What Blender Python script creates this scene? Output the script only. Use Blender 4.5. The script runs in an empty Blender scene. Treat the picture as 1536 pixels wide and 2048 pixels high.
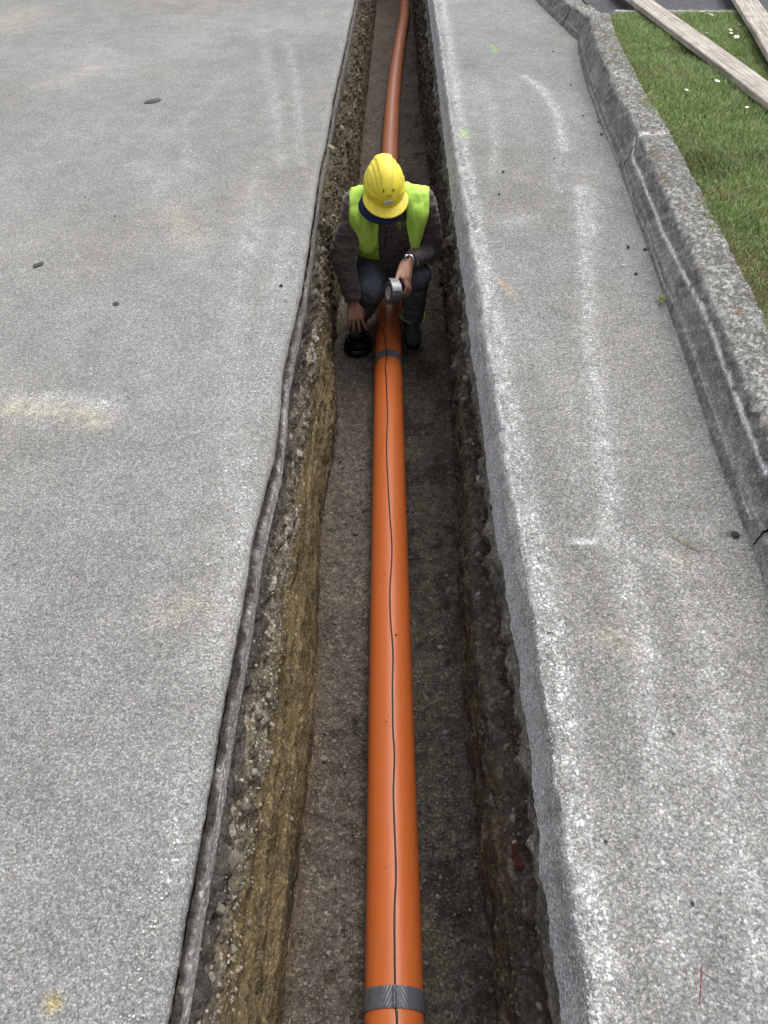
import bpy, bmesh, math, random
import numpy as np
from mathutils import Vector, Matrix
random.seed(7); rng = np.random.default_rng(7)

# ------------------------------------------------------------------ camera, sky, sun, exposure
SC = bpy.context.scene
F_PX, CX, CY, CAM_Z = 1479.0, 768.0, 1024.0, 1.45
PITCH = math.atan((1024 + 468) / F_PX)
YAW = math.atan(27 / (F_PX / math.cos(PITCH)))
cam_d = bpy.data.cameras.new('camera')
cam = bpy.data.objects.new('camera', cam_d)
SC.collection.objects.link(cam)
cam.location = (0, 0, CAM_Z)
cam.rotation_euler = (math.pi / 2 - PITCH, 0, YAW)
cam_d.sensor_fit = 'VERTICAL'
cam_d.sensor_height = 36.0
cam_d.lens = 36.0 * F_PX / 2048.0
cam_d.clip_start = 0.02
cam_d.clip_end = 800
SC.camera = cam

SUN_EL, SUN_AZ = math.radians(62), math.radians(38)     # azimuth from +Y towards +X
world = bpy.data.worlds.new('World')
SC.world = world
world.use_nodes = True
wn = world.node_tree
sky = wn.nodes.new('ShaderNodeTexSky')
sky.sky_type = 'NISHITA'
sky.sun_disc = False
sky.sun_elevation = SUN_EL
sky.sun_rotation = SUN_AZ
sky.dust_density = 4.0
sky.air_density = 1.0
hsv = wn.nodes.new('ShaderNodeHueSaturation')
hsv.inputs['Saturation'].default_value = 0.16
wn.links.new(sky.outputs[0], hsv.inputs['Color'])
bgn = wn.nodes['Background']
wn.links.new(hsv.outputs[0], bgn.inputs['Color'])
bgn.inputs['Strength'].default_value = 0.14
sun_d = bpy.data.lights.new('sun', 'SUN')
sun_d.energy = 1.0
sun_d.angle = math.radians(55)
sun_d.color = (1.0, 0.965, 0.92)
sun = bpy.data.objects.new('sun', sun_d)
SC.collection.objects.link(sun)
sd = Vector((math.sin(SUN_AZ) * math.cos(SUN_EL), math.cos(SUN_AZ) * math.cos(SUN_EL), math.sin(SUN_EL)))
sun.rotation_euler = sd.to_track_quat('Z', 'Y').to_euler()
SC.view_settings.view_transform = 'Standard'
SC.view_settings.look = 'None'
SC.view_settings.gamma = 1
SC.view_settings.use_curve_mapping = False
SC.view_settings.exposure = 0.84

# ------------------------------------------------------------------ helpers
def at(px, py, z):
    """point of the plane of height z seen at a pixel of the 1536x2048 photograph"""
    x = (px - CX) / F_PX; y = (py - CY) / F_PX
    sp, cp, sy, cy = math.sin(PITCH), math.cos(PITCH), math.sin(YAW), math.cos(YAW)
    d = (-sy * cp + x * cy - y * (-sy * sp), cy * cp + x * sy - y * cy * sp, -sp - y * cp)
    t = (z - CAM_Z) / d[2]
    return Vector((d[0] * t, d[1] * t, z))

def tag(o, label=None, cat=None, group=None, kind=None):
    if label: o['label'] = label
    if cat: o['category'] = cat
    if group: o['group'] = group
    if kind: o['kind'] = kind
    return o

def mesh_obj(name, V, Fc, mat, parent=None, smooth=True, cols=None, mats=None):
    me = bpy.data.meshes.new(name)
    V = np.asarray(V, dtype=np.float32)
    if isinstance(Fc, np.ndarray):
        n, k = Fc.shape
        me.vertices.add(len(V)); me.vertices.foreach_set('co', V.ravel())
        me.loops.add(n * k); me.loops.foreach_set('vertex_index', Fc.astype(np.int32).ravel())
        me.polygons.add(n)
        me.polygons.foreach_set('loop_start', np.arange(0, n * k, k, dtype=np.int32))
        me.update(calc_edges=True)
    else:
        me.from_pydata([tuple(map(float, v)) for v in V], [], [tuple(int(i) for i in f) for f in Fc])
        me.update()
    me.polygons.foreach_set('use_smooth', np.full(len(me.polygons), smooth))
    if cols is not None:
        a = me.color_attributes.new('Col', 'FLOAT_COLOR', 'POINT')
        c = np.ones((len(V), 4), dtype=np.float32); c[:, 3] = 0; cols = np.asarray(cols); c[:, :cols.shape[1] if cols.ndim > 1 else 3] = cols
        a.data.foreach_set('color', c.ravel())
    if mat: me.materials.append(mat)
    o = bpy.data.objects.new(name, me)
    SC.collection.objects.link(o)
    if parent is not None: o.parent = parent
    return o

def empty(name, loc=(0, 0, 0), rot=None):
    o = bpy.data.objects.new(name, None)
    o.location = loc
    if rot is not None: o.rotation_euler = rot
    o.empty_display_size = 0.05
    SC.collection.objects.link(o)
    return o

def grid_faces(nr, nc, flip=False):
    i = np.arange(nr - 1)[:, None] * nc + np.arange(nc - 1)[None, :]
    i = i.ravel()
    f = np.stack([i, i + 1, i + nc + 1, i + nc], 1)
    return f[:, ::-1].copy() if flip else f

# numpy gradient noise -------------------------------------------------
_perm = rng.permutation(256); _perm = np.concatenate([_perm, _perm, _perm])
_grad = rng.normal(size=(256, 3)); _grad /= np.linalg.norm(_grad, axis=1)[:, None]
def noise3(x, y, z):
    x, y, z = np.broadcast_arrays(np.asarray(x, float), np.asarray(y, float), np.asarray(z, float))
    xi, yi, zi = np.floor(x).astype(int), np.floor(y).astype(int), np.floor(z).astype(int)
    xf, yf, zf = x - xi, y - yi, z - zi
    xi &= 255; yi &= 255; zi &= 255
    u, v, w = [t * t * t * (t * (t * 6 - 15) + 10) for t in (xf, yf, zf)]
    def g(dx, dy, dz):
        h = _perm[_perm[_perm[(xi + dx) & 255] + ((yi + dy) & 255)] + ((zi + dz) & 255)]
        G = _grad[h & 255]
        return G[..., 0] * (xf - dx) + G[..., 1] * (yf - dy) + G[..., 2] * (zf - dz)
    x00 = g(0,0,0) * (1-u) + g(1,0,0) * u; x10 = g(0,1,0) * (1-u) + g(1,1,0) * u
    x01 = g(0,0,1) * (1-u) + g(1,0,1) * u; x11 = g(0,1,1) * (1-u) + g(1,1,1) * u
    return ((x00 * (1-v) + x10 * v) * (1-w) + (x01 * (1-v) + x11 * v) * w) * 1.6
def fbm(x, y, z, oct=4, gain=0.5):
    s, a = 0, 1
    for k in range(oct):
        s = s + a * noise3(x * 2**k + 13.7*k, y * 2**k + 5.1*k, z * 2**k + 9.3*k); a *= gain
    return s
def sst(a, b, x):
    t = np.clip((x - a) / (b - a), 0, 1); return t * t * (3 - 2 * t)
def lerp(a, b, t): return a + (b - a) * t
def curve(pts):
    """pts: (y, value) -> function of y"""
    p = sorted(pts); ys = np.array([q[0] for q in p]); vs = np.array([q[1] for q in p])
    return lambda y: np.interp(y, ys, vs)

# ------------------------------------------------------------------ materials
MATS = {}
def new_mat(name):
    m = bpy.data.materials.new(name); m.use_nodes = True
    MATS[name] = m
    return m, m.node_tree, m.node_tree.nodes['Principled BSDF']
def nd(t, typ, **kw):
    n = t.nodes.new(typ)
    for k, v in kw.items():
        if hasattr(n, k): setattr(n, k, v)
    return n
def ramp(t, fac, stops, interp='LINEAR'):
    r = t.nodes.new('ShaderNodeValToRGB'); r.color_ramp.interpolation = interp
    el = r.color_ramp.elements
    while len(el) < len(stops): el.new(0.5)
    for e, (p, c) in zip(el, stops):
        e.position = p; e.color = (c, c, c, 1) if isinstance(c, (int, float)) else (*c, 1)
    t.links.new(fac, r.inputs[0]); return r.outputs[0]
def mixc(t, mode, fac, a, b):
    m = t.nodes.new('ShaderNodeMix'); m.data_type = 'RGBA'; m.blend_type = mode; m.clamp_factor = True
    for s, v in ((m.inputs[0], fac), (m.inputs[6], a), (m.inputs[7], b)):
        if hasattr(v, 'links') or hasattr(v, 'is_linked'): t.links.new(v, s)
        elif isinstance(v, (int, float)): s.default_value = v if s.type == 'VALUE' else (v, v, v, 1)
        else: s.default_value = (*v, 1)
    return m.outputs[2]
def tex_noise(t, co, scale, detail=4, rough=0.6):
    n = t.nodes.new('ShaderNodeTexNoise'); n.inputs['Scale'].default_value = scale
    n.inputs['Detail'].default_value = detail; n.inputs['Roughness'].default_value = rough
    t.links.new(co, n.inputs['Vector']); return n.outputs['Fac']
def tex_vor(t, co, scale, out='Color', feature='F1', rnd=1.0):
    n = t.nodes.new('ShaderNodeTexVoronoi'); n.inputs['Scale'].default_value = scale; n.feature = feature
    n.inputs['Randomness'].default_value = rnd
    t.links.new(co, n.inputs['Vector']); return n.outputs[out]
def bump(t, h, dist, strength=1.0, normal=None):
    b = t.nodes.new('ShaderNodeBump'); b.inputs['Distance'].default_value = dist
    b.inputs['Strength'].default_value = strength; t.links.new(h, b.inputs['Height'])
    if normal is not None: t.links.new(normal, b.inputs['Normal'])
    return b.outputs[0]
def coords(t, stretch=None):
    c = t.nodes.new('ShaderNodeTexCoord').outputs['Object']
    if stretch:
        m = t.nodes.new('ShaderNodeMapping'); m.inputs['Scale'].default_value = stretch
        t.links.new(c, m.inputs[0]); c = m.outputs[0]
    return c
def sep(t, c, ch=0):
    s = t.nodes.new('ShaderNodeSeparateColor'); t.links.new(c, s.inputs[0]); return s.outputs[ch]
def attr(t, name='Col'):
    a = t.nodes.new('ShaderNodeAttribute'); a.attribute_name = name; return a.outputs['Color']

def m_asphalt(name, grain=150, lo=0.42, mid=0.86, hi=1.9, bmp=0.0022):
    """attribute colour times aggregate grains"""
    m, t, b = new_mat(name)
    co = coords(t)
    warp = tex_noise(t, co, 60, 2)
    v1 = tex_vor(t, co, grain, 'Color'); v1v = sep(t, v1)
    d1 = tex_vor(t, co, grain, 'Distance')
    v2 = sep(t, tex_vor(t, co, grain * 2.3, 'Color'), 1)
    nz = tex_noise(t, co, grain * 1.1, 5, 0.8)
    g1 = ramp(t, v1v, [(0, lo), (0.25, mid * .82), (0.72, mid * 1.1), (0.86, hi * .8), (1, hi)])
    g2 = ramp(t, v2, [(0, .55), (0.5, .95), (0.85, 1.15), (1, 1.5)])
    g3 = ramp(t, nz, [(0.3, .5), (0.5, 1.0), (0.7, 1.5)])
    pit = ramp(t, d1, [(0.0, 1.1), (0.55, 1.0), (0.85, .5)])
    blotch = ramp(t, tex_noise(t, co, 9, 6, 0.7), [(0.3, .86), (0.5, 1.0), (0.7, 1.12)])
    c = mixc(t, 'MULTIPLY', 1.0, attr(t), g1)
    c = mixc(t, 'MULTIPLY', .75, c, g2)
    c = mixc(t, 'MULTIPLY', .8, c, g3)
    c = mixc(t, 'MULTIPLY', .8, c, pit)
    c = mixc(t, 'MULTIPLY', 1.0, c, blotch)
    big = ramp(t, tex_noise(t, co, 62, 3, .7), [(.3, .84), (.5, 1.0), (.7, 1.15)])
    c = mixc(t, 'MULTIPLY', 1.0, c, big)
    # worn-in white paint and lime dust sits on single grains
    at_ = t.nodes.new('ShaderNodeAttribute'); at_.attribute_name = 'Col'
    vg = sep(t, tex_vor(t, co, grain * .85, 'Color'), 1)
    sb = t.nodes.new('ShaderNodeMath'); sb.operation = 'SUBTRACT'; t.links.new(at_.outputs['Alpha'], sb.inputs[0]); t.links.new(vg, sb.inputs[1])
    gm = ramp(t, sb.outputs[0], [(0.0, 0.0), (0.16, .8)])
    c = mixc(t, 'MIX', gm, c, (.66, .66, .66))
    # tiny chromatic variation of the stones
    hue = ramp(t, sep(t, v1, 2), [(0, (1.0, .97, .93)), (0.5, (1, 1, 1)), (1, (.94, .97, 1.02))])
    c = mixc(t, 'MULTIPLY', 1.0, c, hue)
    t.links.new(c, b.inputs['Base Color'])
    b.inputs['Roughness'].default_value = 0.9
    b.inputs['Specular IOR Level'].default_value = 0.25
    hh = mixc(t, 'MULTIPLY', 1.0, ramp(t, d1, [(0, 1.0), (1, 0.0)]), ramp(t, v1v, [(0, .3), (1, 1.0)]))
    hh2 = mixc(t, 'ADD', .6, hh, nz)
    t.links.new(bump(t, hh2, bmp, 1.0), b.inputs['Normal'])
    return m

def m_soil(name, grain=120, contrast=1.0, bmp=0.004, streak=None):
    m, t, b = new_mat(name)
    co = coords(t)
    v = tex_vor(t, co, grain, 'Color'); dv = tex_vor(t, co, grain, 'Distance')
    v3 = tex_vor(t, co, grain * 2.7, 'Color')
    n1 = tex_noise(t, co, 28, 8, 0.75)
    n2 = tex_noise(t, co, 150, 4, 0.8)
    g1 = ramp(t, sep(t, v), [(0, .55), (.5, .92), (.85, 1.25), (1, 2.1)])
    g2 = ramp(t, n1, [(.28, .45), (.5, 1.0), (.72, 1.55)])
    g3 = ramp(t, n2, [(.3, .55), (.5, 1), (.7, 1.5)])
    g4 = ramp(t, sep(t, v3, 1), [(0, .7), (.6, 1), (1, 1.5)])
    c = mixc(t, 'MULTIPLY', .8 * contrast, attr(t), g1)
    c = mixc(t, 'MULTIPLY', .85 * contrast, c, g2)
    c = mixc(t, 'MULTIPLY', .8 * contrast, c, g3)
    c = mixc(t, 'MULTIPLY', .7 * contrast, c, g4)
    if streak:
        cs = coords(t, (1, streak, 1))
        ns = tex_noise(t, cs, 45, 5, 0.7)
        c = mixc(t, 'MULTIPLY', .30, c, ramp(t, ns, [(.3, .5), (.5, 1.0), (.72, 1.45)]))
    t.links.new(c, b.inputs['Base Color'])
    b.inputs['Roughness'].default_value = 0.95
    b.inputs['Specular IOR Level'].default_value = 0.15
    hh = mixc(t, 'ADD', .8, ramp(t, dv, [(0, .7), (1, 0)]), n1)
    hh = mixc(t, 'ADD', .5, hh, n2)
    t.links.new(bump(t, hh, bmp), b.inputs['Normal'])
    return m

def m_simple(name, col, rough=0.5, spec=0.5, nscale=0, namt=0.3, bmp=0, bscale=200, metal=0, col2=None, stretch=None, sheen=0, coat=0):
    m, t, b = new_mat(name)
    b.inputs['Base Color'].default_value = (*col, 1)
    b.inputs['Roughness'].default_value = rough
    b.inputs['Specular IOR Level'].default_value = spec
    b.inputs['Metallic'].default_value = metal
    b.inputs['Sheen Weight'].default_value = sheen
    b.inputs['Coat Weight'].default_value = coat
    if nscale:
        co = coords(t, stretch)
        n = tex_noise(t, co, nscale, 6, .65)
        c2 = col2 or tuple(x * (1 - namt) for x in col)
        c3 = tuple(min(1, x * (1 + namt * .6)) for x in col)
        c = ramp(t, n, [(.32, c2), (.55, col), (.72, c3)])
        t.links.new(c, b.inputs['Base Color'])
        rr = ramp(t, tex_noise(t, co, nscale * 2.7, 4), [(.3, max(0, rough - .12)), (.7, min(1, rough + .15))])
        t.links.new(rr, b.inputs['Roughness'])
    if bmp:
        co = coords(t)
        t.links.new(bump(t, tex_noise(t, co, bscale, 4, .7), bmp), b.inputs['Normal'])
    return m

M_ROAD = m_asphalt('road_asphalt', 235, .66, .93, 1.42, .0014)
M_STRIP = m_asphalt('strip_asphalt', 205, .64, .93, 1.48, .0016)
M_LIP = m_asphalt('cut_asphalt', 120, .6, .9, 1.4, .003)
M_WALL = m_soil('trench_soil', 110, .78, .005, streak=.12)
M_FLOOR = m_soil('trench_floor_grit', 130, 1.0, .0045)
M_CONC = m_soil('kerb_concrete', 190, .75, .003)
M_TURF = m_soil('turf_soil', 90, .8, .004)

def m_pipe(name, col, dust):
    m, t, b = new_mat(name)
    co = coords(t, (1, .12, 1))
    co0 = coords(t)
    n = tex_noise(t, co, 14, 6, .65)
    n2 = tex_noise(t, co0, 60, 5, .75)
    c = mixc(t, 'MIX', ramp(t, n, [(.4, 0.0), (.75, .35)]), col, tuple(min(1, x * 1.12 + .02) for x in col))
    # dust film on the upward side
    geo = t.nodes.new('ShaderNodeNewGeometry')
    sx = t.nodes.new('ShaderNodeSeparateXYZ'); t.links.new(geo.outputs['True Normal'], sx.inputs[0])
    up = ramp(t, sx.outputs[2], [(.35, 0.0), (.95, 1.0)])
    dm = mixc(t, 'MULTIPLY', 1.0, up, ramp(t, n2, [(.3, .15), (.65, 1.0)]))
    dm2 = mixc(t, 'MULTIPLY', 1.0, dm, dust)
    c = mixc(t, 'MIX', dm2, c, (.42, .34, .27))
    spots = ramp(t, tex_noise(t, co0, 34, 3, .5), [(.70, 0), (.74, 1)])
    spots = mixc(t, 'MULTIPLY', 1.0, spots, .5)
    c = mixc(t, 'MIX', spots, c, (.16, .08, .04))
    t.links.new(c, b.inputs['Base Color'])
    t.links.new(ramp(t, n2, [(.3, .30), (.7, .5)]), b.inputs['Roughness'])
    b.inputs['Specular IOR Level'].default_value = .45
    t.links.new(bump(t, tex_noise(t, co, 40, 3), .0004), b.inputs['Normal'])
    return m
M_PIPE = m_pipe('orange_pipe_plastic', (.53, .118, .020), .07)
M_PIPE2 = m_pipe('dusty_pipe_plastic', (.45, .13, .055), .34)
M_BLACK = m_simple('black_rubber', (.012, .012, .013), .45, .5, 120, .4)
M_SEAM = m_simple('joint_gap', (.05, .012, .005), .8, .2)

def m_tape():
    m, t, b = new_mat('silver_grey_tape')
    co = coords(t)
    n = tex_noise(t, co, 90, 5, .7)
    c = ramp(t, n, [(.3, (.07, .075, .085)), (.6, (.11, .115, .13)), (.75, (.2, .2, .22))])
    t.links.new(c, b.inputs['Base Color'])
    b.inputs['Roughness'].default_value = .32
    b.inputs['Specular IOR Level'].default_value = .7
    t.links.new(bump(t, n, .0006), b.inputs['Normal'])
    return m
M_TAPE = m_tape()

# ------------------------------------------------------------------ traced ground lines
EL_px = [(341,2033),(362,1920),(398,1716),(425,1560),(439,1484),(455,1400),(482,1240),(505,1100),(520,1040),(533,985),(549,930),(558,860),(563,800),(571,740),(580,690),(602,600),(618,500),(630,410),(640,350),(651,300),(668,200),(688,110),(711,0)]
OR_px = [(1187,2005),(1152,1742),(1112,1484),(1068,1193),(1042,1046),(1022,900),(1000,800),(982,676),(960,539),(937,402),(907,254),(882,76),(869,0)]
IR_px = [(1148,2005),(1112,1742),(1083,1484),(1038,1193),(1008,1046),(986,900),(976,800),(953,676),(936,539),(914,402),(894,254),(871,76),(861,0)]
def ext(c, z):
    P = [at(x, y, z) for x, y in c]
    pts = [(p.y, p.x) for p in P]; pts.sort()
    pts = [(-4.0, pts[0][1] + (.0 if pts[0][1] < 0 else 0))] + pts
    a = pts[-1]
    pts += [(a[0] + 4, a[1] * .97), (a[0] + 12, a[1] * .95)]
    return curve(pts)
EL = ext(EL_px, -.05)
OR = ext(OR_px, 0.0)
IR = ext(IR_px, -.06)
FL = curve([(-4, -.285), (.3, -.277), (1.25, -.255), (2.3, -.315), (3.6, -.37), (4.6, -.36), (6, -.31), (9, -.32), (22, -.33)])
FR = curve([(-4, .30), (.5, .30), (1.25, .272), (2.3, .307), (3.6, .345), (6, .345), (9, .30), (22, .31)])
def EF(y): return EL(y) + .005 * fbm(y * 3, 0, 0, 3, .5) + .0015 * noise3(y * 30, 0, 3)
def floor_z(y): return -.91 - .035 * np.clip(y, -1, 14)

Y0, Y1 = -1.6, 16.0
def ysamples(a=.007, b=.0026, y0=Y0, y1=Y1):
    out = [y0]; 
    while out[-1] < y1:
        y = out[-1]; out.append(y + a + b * max(0, y) + (.01 if y < -.1 else 0))
    out[-1] = y1
    return np.array(out)
YS = ysamples()

# kerb lines
KB = curve([(-4, .90), (.5, .925), (1.185, .944), (1.6, .968), (1.96, .998), (2.29, 1.025), (2.85, 1.07), (3.55, 1.125), (4.02, 1.16), (4.59, 1.185), (5.47, 1.25), (6.16, 1.325), (6.95, 1.43), (8, 1.62), (9.2, 1.95), (11, 2.7)])
KH = .185
# ------------------------------------------------------------------ road and strip (asphalt sheets with painted-on wear as attribute colour)
def seg_mask(X, Y, pts, w, soft=1.0):
    """mask of a stroke along world points (x, y)"""
    best = np.full(X.shape, 9e9)
    for (x0, y0), (x1, y1) in zip(pts[:-1], pts[1:]):
        dx, dy = x1 - x0, y1 - y0; L = dx * dx + dy * dy + 1e-9
        t = np.clip(((X - x0) * dx + (Y - y0) * dy) / L, 0, 1)
        best = np.minimum(best, (X - x0 - t * dx) ** 2 + (Y - y0 - t * dy) ** 2)
    return np.exp(-best / (w * w))
def P2(l): return [(at(x, y, 0).x, at(x, y, 0).y) for x, y in l]

def asphalt_color(X, Y, marks, base=(.245, .243, .238)):
    n = fbm(X * .9, Y * .6, 3.1, 5, .55)
    n2 = fbm(X * 5, Y * 3, 8.1, 4, .6)
    k = 1 + .10 * n + .07 * n2
    c = np.stack([base[i] * k for i in range(3)], -1)
    pd = sst(.0, .9, fbm(X * 1.6 + 9, Y * 1.1, 6.3, 5, .65))[..., None]
    c = c * (1 - .22 * pd) + np.array((.40, .40, .395)) * .22 * pd
    warm = sst(-.1, .8, fbm(X * .8 + 4, Y * .5, 1.7, 3))
    c *= 1 - warm[..., None] * np.array([.01, .03, .07])
    al = np.zeros(X.shape + (1,))
    for pts, w, amt, col in marks:
        m = seg_mask(X, Y, pts, w)
        brk = sst(-.45, .35, fbm(X * 24, Y * 16, 2.2, 3, .7)) * .55 + .45
        m = np.clip(m * brk * amt, 0, 1)[..., None]
        if col in (W_, WW) and w > .009:
            al = np.maximum(al, m * .34); m = m * .40
        c = c * (1 - m) + np.array(col) * m
    return np.concatenate([c, al], -1)

W_ = (.52, .52, .52); WW = (.62, .62, .62); D_ = (.14, .14, .138); Y_ = (.50, .47, .36); DK = (.06, .055, .05)
road_marks = [
    (P2([(575, 85), (590, 140), (597, 240), (600, 330)]), .035, .45, W_),
    (P2([(520, 60), (535, 130), (552, 220), (562, 330)]), .04, .42, W_),
    (P2([(470, 95), (520, 70), (600, 30)]), .03, .3, W_),
    (P2([(372, 240), (372, 335)]), .03, .35, W_),
    (P2([(372, 240), (460, 150), (520, 130)]), .03, .2, W_),
    (P2([(10, 790), (150, 800), (230, 812)]), .05, .55, WW),
    (P2([(10, 815), (120, 822), (200, 840)]), .05, .6, Y_),
    (P2([(10, 845), (90, 850)]), .03, .4, WW),
    (P2([(250, 330), (320, 350), (340, 400)]), .10, .35, W_),
    (P2([(350, 420), (380, 480)]), .08, .3, Y_),
    (P2([(520, 440), (500, 500)]), .05, .45, W_),
    (P2([(400, 465), (412, 458)]), .02, .6, W_),
    (P2([(520, 330), (505, 420), (480, 560), (470, 700), (462, 850), (450, 1000)]), .05, .38, W_),
    (P2([(575, 460), (560, 560), (540, 700), (510, 850), (490, 1000), (470, 1120), (440, 1300)]), .045, .45, W_),
    (P2([(500, 1050), (470, 1080)]), .03, .7, WW),
    (P2([(330, 1230), (420, 1215)]), .05, .3, Y_),
    (P2([(370, 1560), (355, 1640), (340, 1760)]), .02, .6, W_),
    (P2([(170, 150), (330, 120), (420, 50)]), .09, -.0, W_),
    (P2([(0, 60), (60, 20)]), .2, .35, Y_),
    (P2([(100, 170), (190, 135)]), .10, .3, Y_),
    (P2([(470, 80), (640, 120)]), .12, .28, D_),
    (P2([(400, 180), (300, 270), (180, 340)]), .10, .18, D_),
    (P2([(560, 620), (520, 900), (500, 1000)]), .05, .25, D_),
    (P2([(100, 2000), (108, 2010)]), .011, .8, (.45, .36, .12)),
    (P2([(500, 1100), (478, 1240), (440, 1460), (400, 1620), (360, 1850), (335, 2030)]), .012, .5, W_),
]
strip_marks = [
    (P2([(1050, 152), (1085, 178), (1110, 215), (1122, 260), (1125, 300)]), .035, .75, WW),
    (P2([(1125, 300), (1115, 345), (1118, 380)]), .045, .35, W_),
    (P2([(1160, 375), (1165, 440), (1172, 520), (1178, 620), (1185, 720), (1195, 800), (1205, 880), (1212, 960), (1220, 1040), (1240, 1120), (1262, 1200), (1290, 1300)]), .038, .62, WW),
    (P2([(1165, 380), (1185, 420), (1180, 470)]), .05, .5, WW),
    (P2([(1030, 440), (1050, 430)]), .08, .4, WW),
    (P2([(935, 150), (965, 165), (985, 220), (990, 300), (985, 350)]), .035, .42, W_),
    (P2([(1130, 760), (1150, 900), (1150, 1000)]), .03, .3, W_),
    (P2([(1220, 1080), (1330, 1120), (1400, 1250), (1440, 1400), (1430, 1520)]), .045, .45, WW),
    (P2([(1290, 1300), (1305, 1450), (1320, 1600), (1330, 1750), (1345, 1900)]), .035, .5, WW),
    (P2([(1440, 1500), (1480, 1700), (1510, 1900), (1530, 2040)]), .03, .5, WW),
    (P2([(885, 0), (900, 90), (915, 200), (930, 300), (950, 420), (975, 560), (1000, 680), (1015, 780), (1040, 900), (1062, 1040), (1090, 1190), (1120, 1350), (1135, 1480), (1170, 1700), (1200, 1900), (1215, 2040)]), .035, .72, WW),
    (P2([(1000, 900), (1080, 1100)]), .03, .2, W_),
    (P2([(1140, 1083), (1190, 1085)]), .008, .9, WW),
    (P2([(985, 92), (992, 102)]), .022, .55, (.30, .52, .12)),
    (P2([(927, 262), (930, 272)]), .026, .6, (.34, .56, .10)),
    (P2([(1000, 560), (1030, 595)]), .018, .4, (.50, .33, .20)),
    (P2([(1045, 45), (1070, 42)]), .03, .3, Y_), (P2([(1025, 168), (1040, 166)]), .02, .4, Y_),
    (P2([(935, 120), (945, 135)]), .07, .5, D_),
    (P2([(1000, 200), (1010, 205)]), .08, .35, D_),
    (P2([(1225, 1280), (1250, 1290)]), .04, .4, Y_), (P2([(1360, 1120), (1375, 1125)]), .03, .4, Y_),
    (P2([(1160, 120), (1200, 300), (1270, 470), (1320, 620), (1380, 800), (1440, 1000), (1500, 1150)]), .08, .35, (.16, .16, .162)),
    (P2([(1050, 700), (1080, 1000)]), .05, .2, D_),
    (P2([(1450, 1070), (1456, 1066)]), .012, .7, DK),
]
def xsamples(n, a, r, first=0):
    out = [first]; d = a
    for _ in range(n): out.append(out[-1] + d); d *= r
    return np.array(out)

def build_road():
    # u: distance from the lip on the flat; the lip itself rounds over to z=-.05
    u = []; x = 0; d = .006
    while x < 4.2: u.append(x); x += d; d = min(d * 1.03, .028)
    while x < 90: u.append(x); x += d; d *= 1.35
    u = np.array(u[1:])
    prof = [(-.012, -.115), (-.012, -.075), (-.013, -.062), (-.007, -.052), (.0, -.044), (-.002, -.032), (-.006, -.022), (-.013, -.014), (-.024, -.008), (-.038, -.003)]
    dx = np.array([p[0] for p in prof] + list(-.050 - u)); zz = np.array([p[1] for p in prof] + [0.0] * len(u))
    Y = YS[:, None] + 0 * dx[None]; 
    e = EF(YS)
    near = np.exp(-np.maximum(0, -dx - .03) / .5)
    X = e[:, None] * near + (1 - near) * -.37 + dx[None]
    Z = zz[None] + 0 * Y
    k = np.exp(-np.abs(dx + .015) / .02)[None]
    N1 = fbm(X * 30, Y * 30, Z * 30, 4, .65)
    X = X + k * N1 * .0022
    lipz = np.exp(-np.maximum(0, -dx - .03) / .03)[None]
    Z = Z + lipz * np.minimum(0, fbm(X * 18, Y * 12, 2, 4, .6)) * .006 + .003 * fbm(X * 1.2, Y * 1.2, 5, 3) * (zz > -.005)[None]
    C = asphalt_color(X, Y, road_marks); AL = C[..., 3:]; C = C[..., :3]
    # dust on the worn rim, darker colour in the groove beneath
    rim = np.exp(-((-dx - .012) / .016) ** 2)[None, :, None]
    C = C * (1 - .35 * rim) + np.array((.30, .295, .285)) * .35 * rim
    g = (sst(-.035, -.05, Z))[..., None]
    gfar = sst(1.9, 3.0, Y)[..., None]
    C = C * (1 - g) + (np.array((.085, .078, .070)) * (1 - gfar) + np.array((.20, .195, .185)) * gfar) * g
    far = sst(3.5, 6, -X)[..., None]; C = C * (1 - far) + np.array((.225, .222, .215)) * far
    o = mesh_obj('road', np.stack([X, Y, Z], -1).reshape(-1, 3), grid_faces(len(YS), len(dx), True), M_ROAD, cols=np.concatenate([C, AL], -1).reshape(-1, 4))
    tag(o, kind='structure'); return o
road = build_road()

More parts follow.
